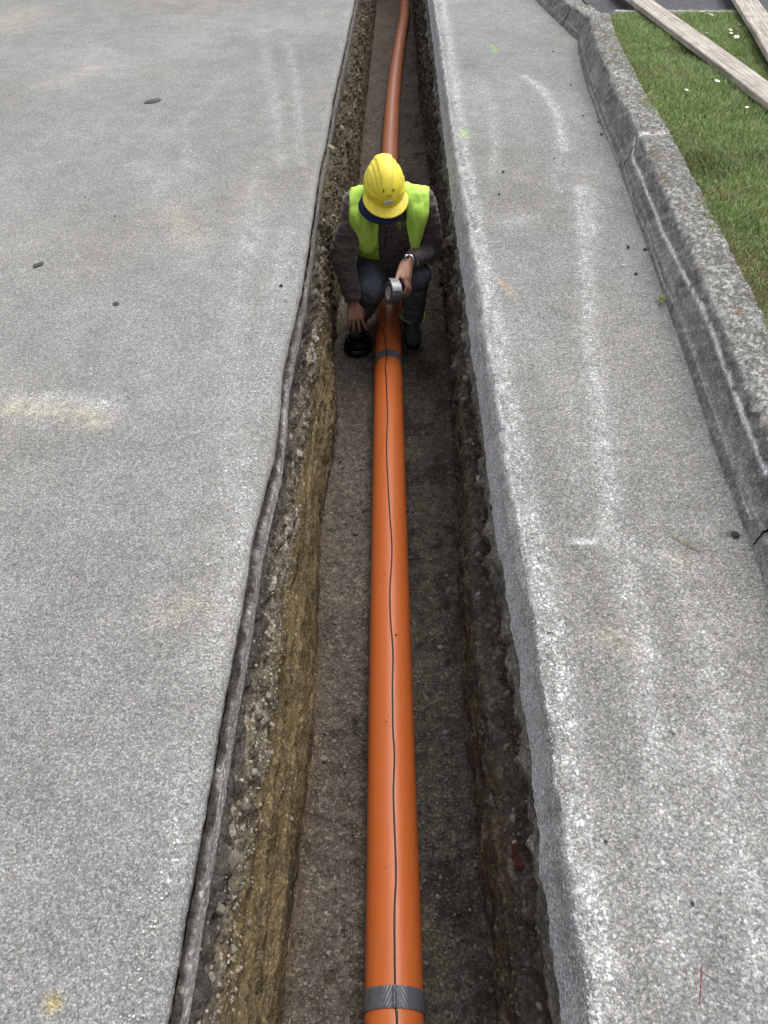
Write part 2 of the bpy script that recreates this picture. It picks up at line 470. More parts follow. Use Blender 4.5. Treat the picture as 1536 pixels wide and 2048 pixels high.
def build_strip():
    prof = [(-.012, -.14), (-.006, -.10), (0, -.062)]
    tt = np.linspace(.06, 1, 12)           # lip slope from inner to outer edge
    yi, yo = IR(YS), OR(YS)
    yi = yi + .005 * fbm(YS * 10, 0, 1, 5, .75); yo = yo + .014 * fbm(YS * 7, 0, 5, 5, .75)
    yo = np.maximum(yo, yi + .006)
    u = []; x = .006; d = .006
    while x < 1.0: u.append(x); x += d; d = min(d * 1.04, .016)
    u = np.array(u)
    kb = KB(YS) + .05
    cols_x = [yi + a for a, b in prof]; cols_z = [np.full(len(YS), b) for a, b in prof]
    for t in tt:
        cols_x.append(yi + (yo - yi) * t); cols_z.append(np.full(len(YS), -.06 + .06 * (1 - (1 - t) ** 2.6)))
    for q in u:
        cols_x.append(yo + (kb - yo) * q / u[-1]); cols_z.append(np.zeros(len(YS)))
    X = np.stack(cols_x, 1); Z = np.stack(cols_z, 1); Y = YS[:, None] + 0 * X
    isl = np.zeros(X.shape[1]); isl[2:15] = 1
    N1 = fbm(X * 26, Y * 26, Z * 26, 5, .65)
    Z = Z + isl * N1 * .005
    stri = noise3(X * 3, Y * 6, Z * 220)
    X = X + isl * stri * .002
    near = np.exp(-np.maximum(0, X - yo[:, None]) / .03)
    Z = Z + near * (1 - isl) * np.minimum(0, fbm(X * 14, Y * 10, 4, 5, .7) + .10) * .014 + .002 * fbm(X * 1.5, Y * 1.5, 5, 3)
    C = asphalt_color(X, Y, strip_marks, (.235, .235, .233)); AL = C[..., 3:]; C = C[..., :3]
    lip = (isl * np.linspace(1, 1, len(isl)))[None, :, None]
    ln = .5 + .5 * fbm(X * 16, Y * 5, Z * 60, 4, .7)[..., None]
    CL = np.array((.27, .272, .276)) * (1 - np.clip(ln, 0, 1)) + np.array((.50, .505, .52)) * np.clip(ln, 0, 1)
    C = C * (1 - .8 * lip) + CL * .8 * lip
    gr = sst(-.058, -.066, Z)[..., None]
    C = C * (1 - gr) + np.array((.46, .47, .49)) * gr
    o = mesh_obj('asphalt_strip', np.stack([X, Y, Z], -1).reshape(-1, 3), grid_faces(len(YS), X.shape[1]), M_STRIP, cols=np.concatenate([C, AL], -1).reshape(-1, 4))
    tag(o, kind='structure')
build_strip()

# ------------------------------------------------------------------ trench walls
def layer_mix(h, edges, colors, soft):
    """h depth below surface (array), edges list of arrays/values"""
    C = np.zeros(h.shape + (3,)) + np.array(colors[0])
    for e, c, s in zip(edges, colors[1:], soft):
        k = sst(-s, s, h - e)[..., None]
        C = C * (1 - k) + np.array(c) * k
    return C

def build_left_wall():
    hp = np.array([.07, .078, .084, .13, .138, .15, .22, .30, .40, .60, .75, .82, .90, 1.0])
    fp = np.array([-.06, -.06, .03, .08, .04, .06, .16, .28, .44, .70, .93, .94, 1.0, 1.0])
    yy = YS
    nh = 150
    s = np.linspace(0, 1, nh) ** 1.15
    zb = floor_z(yy) - .03
    H = .07 + (-zb[:, None] - .07) * s[None]
    Y = yy[:, None] + 0 * H
    base = EF(yy)[:, None]; fl = FL(yy)[:, None]
    sc = (-floor_z(yy) / .95)[:, None]
    hn = np.where(H < .15, H, .15 + (H - .15) / sc * 1.0)
    fr = np.interp(hn, hp, fp)
    span = np.maximum(fl - base, .03)
    X = base + fr * span + np.where(hn < .15, 0.008 * sst(.076, .086, hn) * (1 - sst(.128, .14, hn)), 0)
    # wavy layer limits
    w1 = .225 + .03 * fbm(Y * 1.5, 0, 1, 3) + .02 * fbm(Y * 9, H * 4, 1, 3) + .02 * sst(3, 5, Y)
    w2 = .38 + .08 * fbm(Y * 1.1, 0, 4, 4) + .035 * fbm(Y * 7, H * 2, 4, 4) + .06 * sst(1.3, 0, Y) * 0 - .10 * sst(.9, .1, Y) + .25 * sst(2.4, 4.2, Y)
    w3 = .80 + .05 * fbm(Y * 1.3, 0, 9, 3)
    rocky = sst(.135, .19, hn) * (1 - sst(-.05, .05, hn - w2))
    band = sst(.078, .084, hn) * (1 - sst(.13, .138, hn))
    R = fbm(X * 9, Y * 9, H * 9, 6, .62)
    Rf = fbm(X * 40, Y * 34, H * 40, 4, .65)
    ridg = 1 - np.abs(fbm(X * 14, Y * 12, H * 14, 4, .6)) * 1.6
    groove = fbm(X * 3, Y * .55, H * 17, 2, .5)      # digger-bucket scrapes run along the trench
    gfine = fbm(X * 2, Y * 1.6, H * 75, 3, .6)
    dn = rocky * (R * .020 + ridg * .008 + Rf * .008) + (1 - rocky) * (1 - band) * (groove * .011 + gfine * .0008 + Rf * .0028 + R * .007 - .010 * sst(.35, .8, fbm(X * 20, Y * 12, H * 24, 4, .6))) + band * Rf * .0008
    far = sst(2.2, 3.5, Y)
    dn = dn + far * (1 - band) * sst(.15, .2, hn) * (R * .006 + Rf * .008 + fbm(X * 6, Y * 22, H * 5, 4, .6) * .010)
    X = X + dn * np.where(hn < .14, .5, 1)
    # ledge bulge near the worker
    X = X + .05 * np.exp(-((Y - 2.95) / .45) ** 2) * sst(.5, .8, hn) * 1.0
    C = layer_mix(hn + .006 * fbm(Y * 12, H * 12, 2, 3), [.0835, .134, w1, w2, w3, w3 + .1],
                  [(.045, .038, .032), (.25, .245, .228), (.070, .062, .053), (.150, .126, .092), (.155, .118, .062), (.098, .074, .043), (.082, .066, .048)],
                  [.003, .006, .02, .035, .03, .03])
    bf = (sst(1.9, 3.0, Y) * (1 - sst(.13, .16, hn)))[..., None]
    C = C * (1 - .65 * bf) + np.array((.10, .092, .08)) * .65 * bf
    # patchy tone in the layers
    p = fbm(X * 6, Y * 3, H * 9, 5, .6)[..., None]
    C = C * (1 + .30 * p)
    # grooves of paler clay
    gk = sst(.0, .6, groove + .25 * gfine)[..., None] * sst(-.02, .03, hn - w2)[..., None]
    C = C * (1 - .3 * gk) + np.array((.21, .165, .095)) * .3 * gk
    dkk = sst(.15, .7, fbm(X * 10, Y * 5, H * 22 + 3, 5, .7))[..., None] * sst(.14, .2, hn)[..., None]
    C = C * (1 - .5 * dkk)
    # chalky stones & lime in the rocky bed
    ck = sst(.35, .75, fbm(X * 22 + 9, Y * 16, H * 22, 4, .65))[..., None] * rocky[..., None] * sst(.16, .24, hn)[..., None]
    C = C * (1 - ck * .8) + np.array((.42, .38, .31)) * ck * .8
    # far stretch is duller brown
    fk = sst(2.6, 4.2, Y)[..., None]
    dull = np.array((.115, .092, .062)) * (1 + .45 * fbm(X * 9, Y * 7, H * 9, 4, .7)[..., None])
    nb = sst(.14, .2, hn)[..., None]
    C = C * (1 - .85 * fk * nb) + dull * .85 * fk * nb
    C = np.clip(C, .01, .8)
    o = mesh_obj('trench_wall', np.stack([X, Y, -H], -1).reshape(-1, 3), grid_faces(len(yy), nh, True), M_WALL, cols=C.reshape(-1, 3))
    tag(o, kind='structure')
    return o, X, Y, H
wallL, WLX, WLY, WLH = build_left_wall()

def build_right_wall():
    nh = 130
    yy = YS
    s = np.linspace(0, 1, nh) ** 1.1
    zb = floor_z(yy) - .03
    H = .085 + (-zb[:, None] - .085) * s[None]
    Y = yy[:, None] + 0 * H
    base = IR(yy)[:, None] + .014 * np.exp(-(H - .085) / .10); fl = FR(yy)[:, None]
    sc = (-floor_z(yy) / .95)[:, None]
    hn = H / sc
    w1 = .25 + .05 * fbm(Y * 1.6, 0, 1, 3) + .04 * fbm(Y * 8, H * 5, 1, 4)
    w2 = .44 + .03 * fbm(Y * 8, H * 4, 5, 3) + .05 * fbm(Y * 1.2, 0, 3, 3)
    hp = [0, .1, .24, .30, .42, .5, .8, .93, 1.1]
    off = np.interp(hn, hp, [0, -.004, -.012, .022, .028, -.012, -.004, 0, 0])
    X = base + (fl - base) * np.interp(hn, [0, .4, .5, .95], [0, .1, .8, 1.0]) + off
    R = fbm(X * 9 + 3, Y * 8, H * 9, 6, .62); Rf = fbm(X * 40, Y * 34, H * 40, 4, .65)
    ridg = 1 - np.abs(fbm(X * 12, Y * 9, H * 14, 4, .6)) * 1.6
    groove = fbm(0, Y * .8, H * 26 + 5, 4, .6)
    rk = sst(-.04, .04, hn - w1) * (1 - sst(-.04, .04, hn - w2))
    top = 1 - sst(-.03, .03, hn - w1)
    low = 1 - rk - top
    far = sst(2.0, 3.2, Y)
    X = X - (rk * (R * .03 + ridg * .012 + Rf * .007) + top * (R * .012 + Rf * .004) * sst(.085, .20, H) + low * (groove * .014 + Rf * .006 + R * .013)) - far * R * .014
    C = layer_mix(hn + .01 * fbm(Y * 8, H * 8, 6, 3), [w1, w2, w2 + .08],
                  [(.150, .142, .128), (.070, .062, .055), (.080, .066, .053), (.090, .073, .056)], [.03, .04, .05])
    p = fbm(X * 6, Y * 2.5, H * 8, 5, .6)[..., None]
    C = C * (1 + .32 * p)
    pale = sst(.3, .8, fbm(X * 5, Y * 3 + 7, H * 7, 4, .6))[..., None] * top[..., None]
    C = C * (1 - .5 * pale) + np.array((.27, .25, .22)) * .5 * pale
    # reddish smear along the scraped clay
    rd = np.exp(-((hn - .52) / .05) ** 2) * sst(.2, .7, fbm(Y * 1.2, H * 10, 2, 3) + .35)
    C = C * (1 - .35 * rd[..., None]) + np.array((.12, .065, .045)) * .35 * rd[..., None]
    sp = sst(.3, .8, fbm(X * 24, Y * 18, H * 24, 4, .7))[..., None]
    C = C * (1 - .5 * sp) + np.array((.24, .22, .19)) * .5 * sp
    dkk = sst(.1, .6, fbm(X * 9, Y * 5, H * 16 + 3, 5, .7))[..., None]
    C = C * (1 - .45 * dkk)
    C = np.clip(C, .01, .8)
    o = mesh_obj('trench_wall', np.stack([X, Y, -H], -1).reshape(-1, 3), grid_faces(len(yy), nh), M_WALL, cols=C.reshape(-1, 3))
    tag(o, kind='structure')
    return o, X, Y, H
wallR, WRX, WRY, WRH = build_right_wall()

# ------------------------------------------------------------------ pipe line (traced centre line)
def pipe_z(y): return -.83 - .035 * np.clip(y, -1, 14)
def pipe_pt(px, py):
    y = 1.0
    for _ in range(12):
        p = at(px, py, float(pipe_z(y))); y = p.y
    return p
PC_px = [(789.5, 2048), (782, 1460), (778.5, 1000), (776, 720), (780, 560), (779.5, 300), (785.5, 200), (792, 138), (801, 78), (809, 34), (810, 0)]
pc = [pipe_pt(*q) for q in PC_px]
PCX = curve([(-4, pc[0].x + .02)] + [(p.y, p.x) for p in pc] + [(pc[-1].y + 1, pc[-1].x - .05), (22, -.05)])
def pcx(y):
    y = np.asarray(y, float)
    return (PCX(y - .35) + PCX(y - .18) + PCX(y) + PCX(y + .18) + PCX(y + .35)) / 5
PR = .080

# ------------------------------------------------------------------ trench floor
def build_floor():
    yy = YS; nx = 110
    t = np.linspace(0, 1, nx)
    Lx = FL(yy) - .06; Rx = FR(yy) + .06
    X = Lx[:, None] + (Rx - Lx)[:, None] * t[None]; Y = yy[:, None] + 0 * X
    R = fbm(X * 5, Y * 4, 2, 5, .6); Rf = fbm(X * 30, Y * 30, 7, 4, .65)
    clod = np.maximum(0, fbm(X * 12, Y * 11, 5, 4, .6)) ** 1.5
    Z = floor_z(yy)[:, None] + R * .014 + Rf * .006 + clod * .022 * sst(-.3, .4, fbm(X * 2, Y * 1.5, 3, 3))
    ed = np.minimum(X - FL(yy)[:, None], FR(yy)[:, None] - X)
    Z += .035 * np.exp(-np.maximum(ed + .012 * fbm(Y * 9, X * 3, 1, 4, .6), 0) / .03)
    d = np.abs(X - pcx(yy)[:, None])
    Z += .014 * np.exp(-((d - PR) / .05) ** 2)
    # crumbs heap to the right of the pipe near the camera and by the boots
    Z += .02 * np.exp(-((X - .2) / .05) ** 2) * np.exp(-((Y - .85) / .35) ** 2) * (1 + .8 * fbm(X * 22, Y * 22, 1, 4, .7))
    C = np.array((.105, .088, .071)) * (1 + .22 * fbm(X * 3, Y * 2, 4, 5, .6))[..., None]
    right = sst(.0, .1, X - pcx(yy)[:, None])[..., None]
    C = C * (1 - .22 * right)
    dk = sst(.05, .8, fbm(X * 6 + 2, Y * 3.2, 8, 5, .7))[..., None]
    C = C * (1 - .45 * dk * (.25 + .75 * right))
    C = C * (1 + .5 * sst(.2, .8, fbm(X * 30, Y * 28, 8, 3, .7)))[..., None].reshape(C.shape) if False else C * (1 + .25 * np.clip(fbm(X * 26, Y * 24, 8, 4, .7), -1, 1))[..., None]
    och = np.exp(-np.maximum(X - FL(yy)[:, None] - .0, 0) / .02)[..., None]
    C = C * (1 - .5 * och) + np.array((.12, .085, .045)) * .5 * och
    C = np.clip(C, .01, .5)
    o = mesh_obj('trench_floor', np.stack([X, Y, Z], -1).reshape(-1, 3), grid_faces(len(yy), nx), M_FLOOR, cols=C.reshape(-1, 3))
    tag(o, kind='structure')
    return X, Y, Z
FX, FY, FZ = build_floor()
# end faces of the trench (behind the camera and far away)
for yv, fl in ((Y0, 1), (Y1, 0)):
    V = [(-.7, yv, -.004), (.6, yv, -.004), (.6, yv, -1.6), (-.7, yv, -1.6)]
    o = mesh_obj('trench_wall', V, [(0, 1, 2, 3) if fl else (3, 2, 1, 0)], M_WALL, cols=np.tile((.12, .09, .06), (4, 1)), smooth=False)
    tag(o, kind='structure')
# big sheet of ground under and beyond everything, below the trench
def slab(name, x0, x1, y0, y1, z, mat, col, n=2):
    V = [(x0, y0, z), (x1, y0, z), (x1, y1, z), (x0, y1, z)]
    o = mesh_obj(name, V, [(0, 1, 2, 3)], mat, cols=np.tile(col, (4, 1)), smooth=False); tag(o, kind='structure'); return o
slab('road', -90, 60, Y1, 260, 0.0, M_ROAD, (.21, .207, .2))
slab('road', -90, 60, -40, Y0, 0.0, M_ROAD, (.21, .207, .2))

# ------------------------------------------------------------------ stones and pebbles
def rock(n_sub, seed, sx=1, sy=1, sz=1, rough=.25):
    bm = bmesh.new(); bmesh.ops.create_icosphere(bm, subdivisions=n_sub, radius=1)
    V = np.array([v.co[:] for v in bm.verts]); Fc = np.array([[v.index for v in f.verts] for f in bm.faces])
    bm.free()
    r = np.random.default_rng(seed)
    # angular: clip by random planes
    for _ in range(7):
        n = r.normal(size=3); n /= np.linalg.norm(n); dd = r.uniform(.55, .85)
        k = V @ n; m = k > dd
        V[m] -= np.outer(k[m] - dd, n)
    V = V * (1 + rough * .3 * noise3(V[:, 0] * 1.7 + seed, V[:, 1] * 1.7, V[:, 2] * 1.7))[:, None]
    return V * np.array([sx, sy, sz]), Fc
M_STONE = m_soil('pale_limestone', 160, .55, .002)
ROCKS = []
for i in range(8):
    V, Fc = rock(2, 100 + i, 1, random.uniform(.8, 1.3), random.uniform(.55, .9))
    me = bpy.data.meshes.new('stone')
    me.from_pydata([tuple(v) for v in V], [], [tuple(map(int, f)) for f in Fc]); me.update()
    a = me.color_attributes.new('Col', 'FLOAT_COLOR', 'POINT')
    tone = random.choice([(.46, .42, .35), (.33, .29, .22), (.27, .24, .19), (.40, .36, .29), (.24, .20, .14)])
    a.data.foreach_set('color', np.tile((*tone, 1), len(V)).astype(np.float32))
    me.materials.append(M_STONE)
    me.polygons.foreach_set('use_smooth', np.full(len(me.polygons), False))
    ROCKS.append(me)
def put_stone(parent, loc, s, squash=(1, 1, 1)):
    o = bpy.data.objects.new('stone', random.choice(ROCKS)); SC.collection.objects.link(o)
    o.parent = parent; o.location = loc
    o.rotation_euler = (random.uniform(0, 6.28), random.uniform(0, 6.28), random.uniform(0, 6.28))
    o.scale = [s * q for q in squash]
    return o
def wall_point(WX, WY, WH, y, h):
    j = int(np.clip(np.searchsorted(YS, y), 0, len(YS) - 1)); i = int(np.argmin(np.abs(WH[j] - h)))
    return Vector((WX[j, i], WY[j, i], -WH[j, i]))
# traced larger stones of the left wall
def wall_trace(WX, WY, WH, px, py, x_guess):
    """intersect the ray of a pixel with the wall grid"""
    best = None
    for h in np.linspace(.1, 1.1, 101):
        p = at(px, py, -h)
        q = wall_point(WX, WY, WH, p.y, h)
        d = abs(p.x - q.x)
        if best is None or d < best[0]: best = (d, q)
    return best[1]
for (px, py, s) in [(515,1652,.022),(463,1725,.024),(486,1620,.016),(467,1680,.010),(596,910,.020),(600,935,.014),(597,1018,.016),(590,1035,.012),(537,1215,.016),(543,1180,.010),(530,1310,.014),(582,1640,.008),(583,1655,.008),(548,1530,.010),(541,1450,.013),(530,1490,.011),(462,1900,.012),(440,1820,.012),(425,1960,.014),(470,1560,.009),(631,588,.024),(633,560,.012),(655,300,.03),(645,640,.02),(640,700,.016),(655,560,.02),(649,520,.012),(612,800,.014),(606,850,.018),(585,985,.014),(560,1100,.012),(556,1260,.011),(548,1360,.013),(535,1395,.014),(505,1545,.012),(480,1780,.013),(455,1960,.012),(663,1190,.012),(500,1850,.009)]:
    q = wall_trace(WLX, WLY, WLH, px, py, -.3)
    put_stone(wallL, q + Vector((s * .02, 0, 0)), s, (1, 1, 1))
for (px, py, s) in [(1078,2015,.013),(1024,1640,.014),(1029,1625,.010),(1000,1690,.006),(927,800,.014),(932,760,.02),(948,640,.012),(935,870,.012),(960,960,.014),(966,920,.016),(985,1070,.012),(990,1320,.010),(1012,1330,.012),(1015,1500,.012),(900,430,.016),(905,520,.014),(1045,1520,.02)]:
    q = wall_trace(WRX, WRY, WRH, px, py, .3)
    put_stone(wallR, q - Vector((s * .02, 0, 0)), s, (1, 1, 1))
for _ in range(190):
    y = random.uniform(.1, 1) ** 1.4 * 9; h = random.triangular(.17, .62, .27)
    s = random.uniform(.005, .013) * (1 + .12 * y)
    put_stone(wallL, wall_point(WLX, WLY, WLH, y, h) - Vector((s * .45, 0, 0)), s)
for _ in range(60):
    y = random.uniform(.2, 9); h = random.triangular(.25, .6, .38)
    s = random.uniform(.005, .014) * (1 + .08 * y)
    put_stone(wallR, wall_point(WRX, WRY, WRH, y, h) + Vector((s * .45, 0, 0)), s)
# broken red brick in the right wall
M_BRICK = m_soil('brick_red', 150, .6, .002)
for k, (px, py, s) in enumerate([(1031,1700,.016),(1036,1722,.016),(1044,1740,.014),(1030,1712,.009),(1027,1688,.009)]):
    q = wall_trace(WRX, WRY, WRH, px, py, .3)
    V, Fc = rock(1, 300 + k, .7, 1.3, .8)
    o = mesh_obj('brick_fragment', V * s, Fc, M_BRICK, parent=wallR, smooth=False, cols=np.tile((.085, .028, .022) if k != 4 else (.5, .45, .4), (len(V), 1)))
    o.location = q; o.rotation_euler = (k, k * 2, k * 3)

def scatter(name, pts, sizes, cols, mat, kinds=5, sub=1, parent=None, flat=.7):
    VV, FF, CC = [], [], []; off = 0
    protos = [rock(sub, 500 + i, 1, 1, flat) for i in range(kinds)]
    for p, s, c in zip(pts, sizes, cols):
        V, Fc = protos[random.randrange(kinds)]
        a = random.uniform(0, 6.28); ca, sa = math.cos(a), math.sin(a)
        Rm = np.array([[ca, -sa, 0], [sa, ca, 0], [0, 0, 1]])
        W = (V @ Rm.T) * s + np.array(p)
        VV.append(W); FF.append(Fc + off); CC.append(np.tile(c, (len(W), 1))); off += len(W)
    o = mesh_obj(name, np.concatenate(VV), np.concatenate(FF), mat, parent=parent, smooth=False, cols=np.concatenate(CC))
    return o
M_PEB = m_soil('grit_stone', 260, .5, .001)
def floor_at(x, y):
    j = int(np.clip(np.searchsorted(YS, y), 0, len(YS) - 1)); i = int(np.argmin(np.abs(FX[j] - x))); return FZ[j, i]
pts, sz, cl = [], [], []
for _ in range(9000):
    y = -.2 + 5.4 * random.random() ** 1.7
    x = random.uniform(float(FL(y)) + .01, float(FR(y)) - .01)
    if abs(x - float(PCX(y))) < PR * .6: continue
    s = random.choice([.0018, .0022, .003, .003, .004, .0055]) * random.uniform(.7, 1.3)
    if random.random() < .025: s *= 2.4
    pts.append((x, y, floor_at(x, y) + s * .25)); sz.append(s)
    b = random.uniform(.07, .22) * (1.35 if random.random() < .08 else 1) * (1 if x < float(PCX(y)) else .8)
    cl.append((b, b * .90, b * .78))
o = scatter('gravel', pts, sz, cl, M_PEB, sub=1); tag(o, 'loose brown grit and small gravel strewn over the trench floor', 'gravel', kind='stuff')
# crumbs of soil and grit clinging to the walls and at their foot
pts, sz, cl = [], [], []
for _ in range(6500):
    y = .05 + 6.5 * random.random() ** 1.8; side = random.random() < .6
    h = random.triangular(.15, .95, .3)
    q = wall_point(WLX, WLY, WLH, y, h) if side else wall_point(WRX, WRY, WRH, y, h)
    s = random.uniform(.002, .0065)
    if side and h > .42: s *= .55
    pts.append(tuple(q)); sz.append(s)
    b = random.uniform(.10, .38 if side and h < .42 else .22)
    if not side: b *= .7
    cl.append((b, b * .88, b * .7))
o = scatter('wall_grit', pts, sz, cl, M_PEB, sub=1, parent=wallL, flat=1); tag(o, kind='stuff')
# grains and chips lying loose on the asphalt rims
pts, sz, cl = [], [], []
for _ in range(2600):
    y = .1 + 7 * random.random() ** 1.6
    if random.random() < .65:
        x = float(OR(y)) + abs(random.gauss(0, .035)) - .01
    else:
        x = float(EL(y)) - .03 - abs(random.gauss(0, .04))
    s = random.uniform(.0012, .0032); z = .0005 if (x > OR(y) or x < 0) else -.004
    pts.append((x, y, z)); sz.append(s); b = random.uniform(.22, .62); cl.append((b, b * .98, b * .94))
o = scatter('asphalt_chips', pts, sz, cl, M_PEB, sub=1); tag(o, 'pale chips and dust grains lying along the cut edges of the asphalt', 'chips', kind='stuff')


# ------------------------------------------------------------------ kerb
KB = curve([(-4, .90), (.5, .925), (1.185, .944), (1.6, .968), (1.96, .998), (2.29, 1.025), (2.85, 1.07), (3.55, 1.125), (4.02, 1.16), (4.59, 1.185), (5.47, 1.25), (6.16, 1.325), (6.42, 1.37), (6.9, 1.315), (7.45, 1.26), (9, 1.14), (14, .75), (30, -.6)])
def face_px(px, py):
    best = None
    for z in np.linspace(0, .2, 81):
        p = at(px, py, z); d = abs(p.x - (KB(p.y) + .008 + .22 * z))
        if best is None or d < best[0]: best = (d, (p.y, z))
    return best[1]
lime1 = [face_px(*q) for q in [(1269,275),(1265,312),(1289,370),(1309,420),(1326,464),(1359,531),(1383,578),(1410,632),(1424,665),(1459,760),(1497,858),(1532,944)]]
lime2 = [face_px(*q) for q in [(1248,323),(1269,403),(1299,470),(1332,571),(1351,601),(1383,684),(1411,763),(1443,852),(1475,938),(1510,1039)]]
lime3 = [face_px(*q) for q in [(1180,170),(1205,235),(1225,290),(1240,325)]]
def kerb_stone(y0, y1, h, seed, label, w=.148, top_tone=1.0, near=True):
    n = max(8, int((y1 - y0) / (.009 if y0 < 4.5 else .016)))
    y = np.linspace(y0 + .004, y1 - .004, n)
    s = h / .185
    pr = [(-.004, -.03), (0, 0)] + [(t * .010, .052 * t) for t in np.linspace(.12, 1, 7)] + [(.016, .056)] + \
         [(lerp(.017, .048, t), lerp(.060, .170, t)) for t in np.linspace(0, 1, 20)] + \
         [(.051, .179), (.056, .184), (.063, .187)] + [(lerp(.070, .05 + w, t), .187) for t in np.linspace(0, 1, 22)] + [(.055 + w, .17), (.055 + w, .05), (.055 + w, -.03)]
    pr = np.array(pr); pr[:, 1] *= s
    dxx, zz = pr[:, 0][None], pr[:, 1][None]
    kb = (KB(y) + .004 * fbm(y * 3, seed, 0, 3))[:, None]
    X = kb + dxx + 0 * y[:, None]; Y = y[:, None] + 0 * X; Z = zz + 0 * X
    N = fbm(X * 14 + seed, Y * 14, Z * 14, 5, .65); N2 = fbm(X * 60, Y * 60, Z * 60, 3, .6)
    edge = np.exp(-((dxx - .054) / .014) ** 2)
    Z = Z + np.where(Z > .1 * s, N * .004 + N2 * .0018 - edge * np.abs(N) * .014, 0)
    X = X + np.where(Z > .01, N * .0025 + edge * N * .006 + edge * N2 * .004, 0)
    # rounded, chipped ends
    e = np.minimum(Y - y0, y1 - Y); k = np.exp(-e / .012)
    Z = Z - k * .012 * (Z > .12 * s); X = X + k * .006 * (dxx < .05)
    face = (dxx < .04) & (zz > .0)
    top = sst(.049, .055, dxx + .004 * N)
    C = np.array((.150, .149, .145)) * (1 + .35 * fbm(X * 6, Y * 6, Z * 12, 4, .6))[..., None]
    haun = (1 - sst(.050, .060, Z / s))[..., None]
    C = C * (1 - haun) + np.array((.165, .160, .150)) * (1 + .2 * N)[..., None] * haun
    # pale scratches and drips slanting over the face
    dr = sst(.15, .7, fbm(Y * 26 + Z * 34 + seed, Z * 5 + Y, 1, 3, .7))[..., None]
    C = C * (1 - .36 * dr) + np.array((.36, .36, .355)) * .36 * dr
    C = C * (1 + .35 * np.clip(fbm(X * 55, Y * 50, Z * 55, 3, .7), -1, 1))[..., None]
    wt = sst(.0, .7, fbm(Y * 2.0 + 3, Z * 14, 4 + seed, 4, .6))[..., None]
    C = C * (1 - .35 * wt) + np.array((.30, .30, .30)) * .35 * wt
    lich = sst(-.15, .75, fbm(X * 46, Y * 34, 6 + seed, 5, .8) + .4 * fbm(X * 5, Y * 4, 2, 3))[..., None]
    moss = sst(.35, .8, fbm(X * 9, Y * 6, 16 + seed, 4, .6))[..., None]
    T = np.array((.125, .122, .115)) * (1 - lich) + np.array((.29, .29, .28)) * lich
    T = T * (1 + .45 * np.clip(fbm(X * 70, Y * 60, 3, 3, .7), -1, 1))[..., None]
    T = T * (1 - .6 * moss) + np.array((.13, .095, .05)) * .6 * moss
    T *= top_tone
    C = C * (1 - top[..., None]) + T * top[..., None]
    rim = np.exp(-((dxx - .056) / .006) ** 2) * sst(-.3, .5, N)
    C = C * (1 - .5 * rim[..., None]) + np.array((.42, .42, .41)) * .5 * rim[..., None]
    for ln, wd, am in ((lime1, .0085, 1.0), (lime2, .0035, .55), (lime3, .005, .6)):
        m = seg_mask(Y, Z, ln, wd) * am * (1 - top) * sst(-1.0, -.2, N2 + .3 * N)
        C = C * (1 - m[..., None]) + np.array((.60, .61, .62)) * m[..., None]
    # lime joint around 3.87
    m = np.exp(-((Y - 3.88) / .03) ** 2) * sst(.03, .06, dxx + 0 * X) * .8 * sst(-.5, .2, N)
    C = C * (1 - m[..., None]) + np.array((.55, .56, .56)) * m[..., None]
    nc = X.shape[1]
    V = np.stack([X, Y, Z], -1).reshape(-1, 3); Fq = grid_faces(n, nc)
    me_f = [tuple(f) for f in Fq] 
    me_f.append(tuple(range(nc))); me_f.append(tuple(range((n - 1) * nc, n * nc))[::-1])
    o = mesh_obj('kerb_stone', V, me_f, M_CONC, cols=C.reshape(-1, 3))
    tag(o, label, 'kerb', 'concrete kerb stones along the verge')
    return o
kerb_stone(-.6, 1.325, .185, 1, 'nearest kerb stone, at the right edge of the picture below a dark hairline joint')
kerb_stone(1.325, 3.88, .185, 2, 'long grey kerb stone with a white lime line running along its dark face')
kerb_stone(3.88, 6.40, .185, 3, 'kerb stone with slanting scratches on its face, ending at the lawn corner')
kerb_stone(6.42, 6.86, .15, 4, 'short pale kerb block just past the corner of the lawn', w=.13, top_tone=1.15)
kerb_stone(6.88, 7.75, .14, 5, 'pale kerb block at the top of the picture, second past the lawn corner', w=.13, top_tone=1.15)
kerb_stone(7.77, 9.2, .14, 6, 'farthest kerb block, only its end showing at the top edge', w=.13, top_tone=1.15)

# ------------------------------------------------------------------ verge: turf soil, driveway beyond
GE = curve([(-2, 1.17), (1.5, 1.20), (2.18, 1.232), (2.66, 1.262), (3.04, 1.272), (3.3, 1.285), (3.95, 1.325), (4.6, 1.345), (5.4, 1.385), (6.35, 1.50), (7, 1.5)])
vy = np.linspace(-.6, 6.36, 240); vx = np.concatenate([np.linspace(0, 1, 60) * 3.2, [4.5, 8, 20, 60]])
X = (KB(vy) + .192)[:, None] + vx[None]; Y = vy[:, None] + 0 * X
Z = .166 + .012 * sst(0, .15, X - GE(vy)[:, None]) + .010 * fbm(X * 2, Y * 2, 0, 4) + .004 * fbm(X * 20, Y * 20, 0, 3)
C = np.array((.085, .075, .04)) * (1 + .3 * fbm(X * 8, Y * 8, 3, 4))[..., None]
def verge_z(x, y): return .184 + .010 * fbm(x * 2, y * 2, 0, 4)
o = mesh_obj('verge', np.stack([X, Y, Z], -1).reshape(-1, 3), grid_faces(len(vy), len(vx)), M_TURF, cols=np.clip(C, 0, 1).reshape(-1, 3))
tag(o, kind='structure')
M_DARKASPH = m_asphalt('driveway_asphalt', 120, .5, .9, 1.6)
dy = np.linspace(6.47, 12, 80); dxv = np.concatenate([np.linspace(0, 2.6, 70), [4, 8, 20, 58]])
X = (KB(dy) + .17)[:, None] + dxv[None]; Y = dy[:, None] + 0 * X; Z = .148 + .003 * fbm(X, Y, 0, 3)
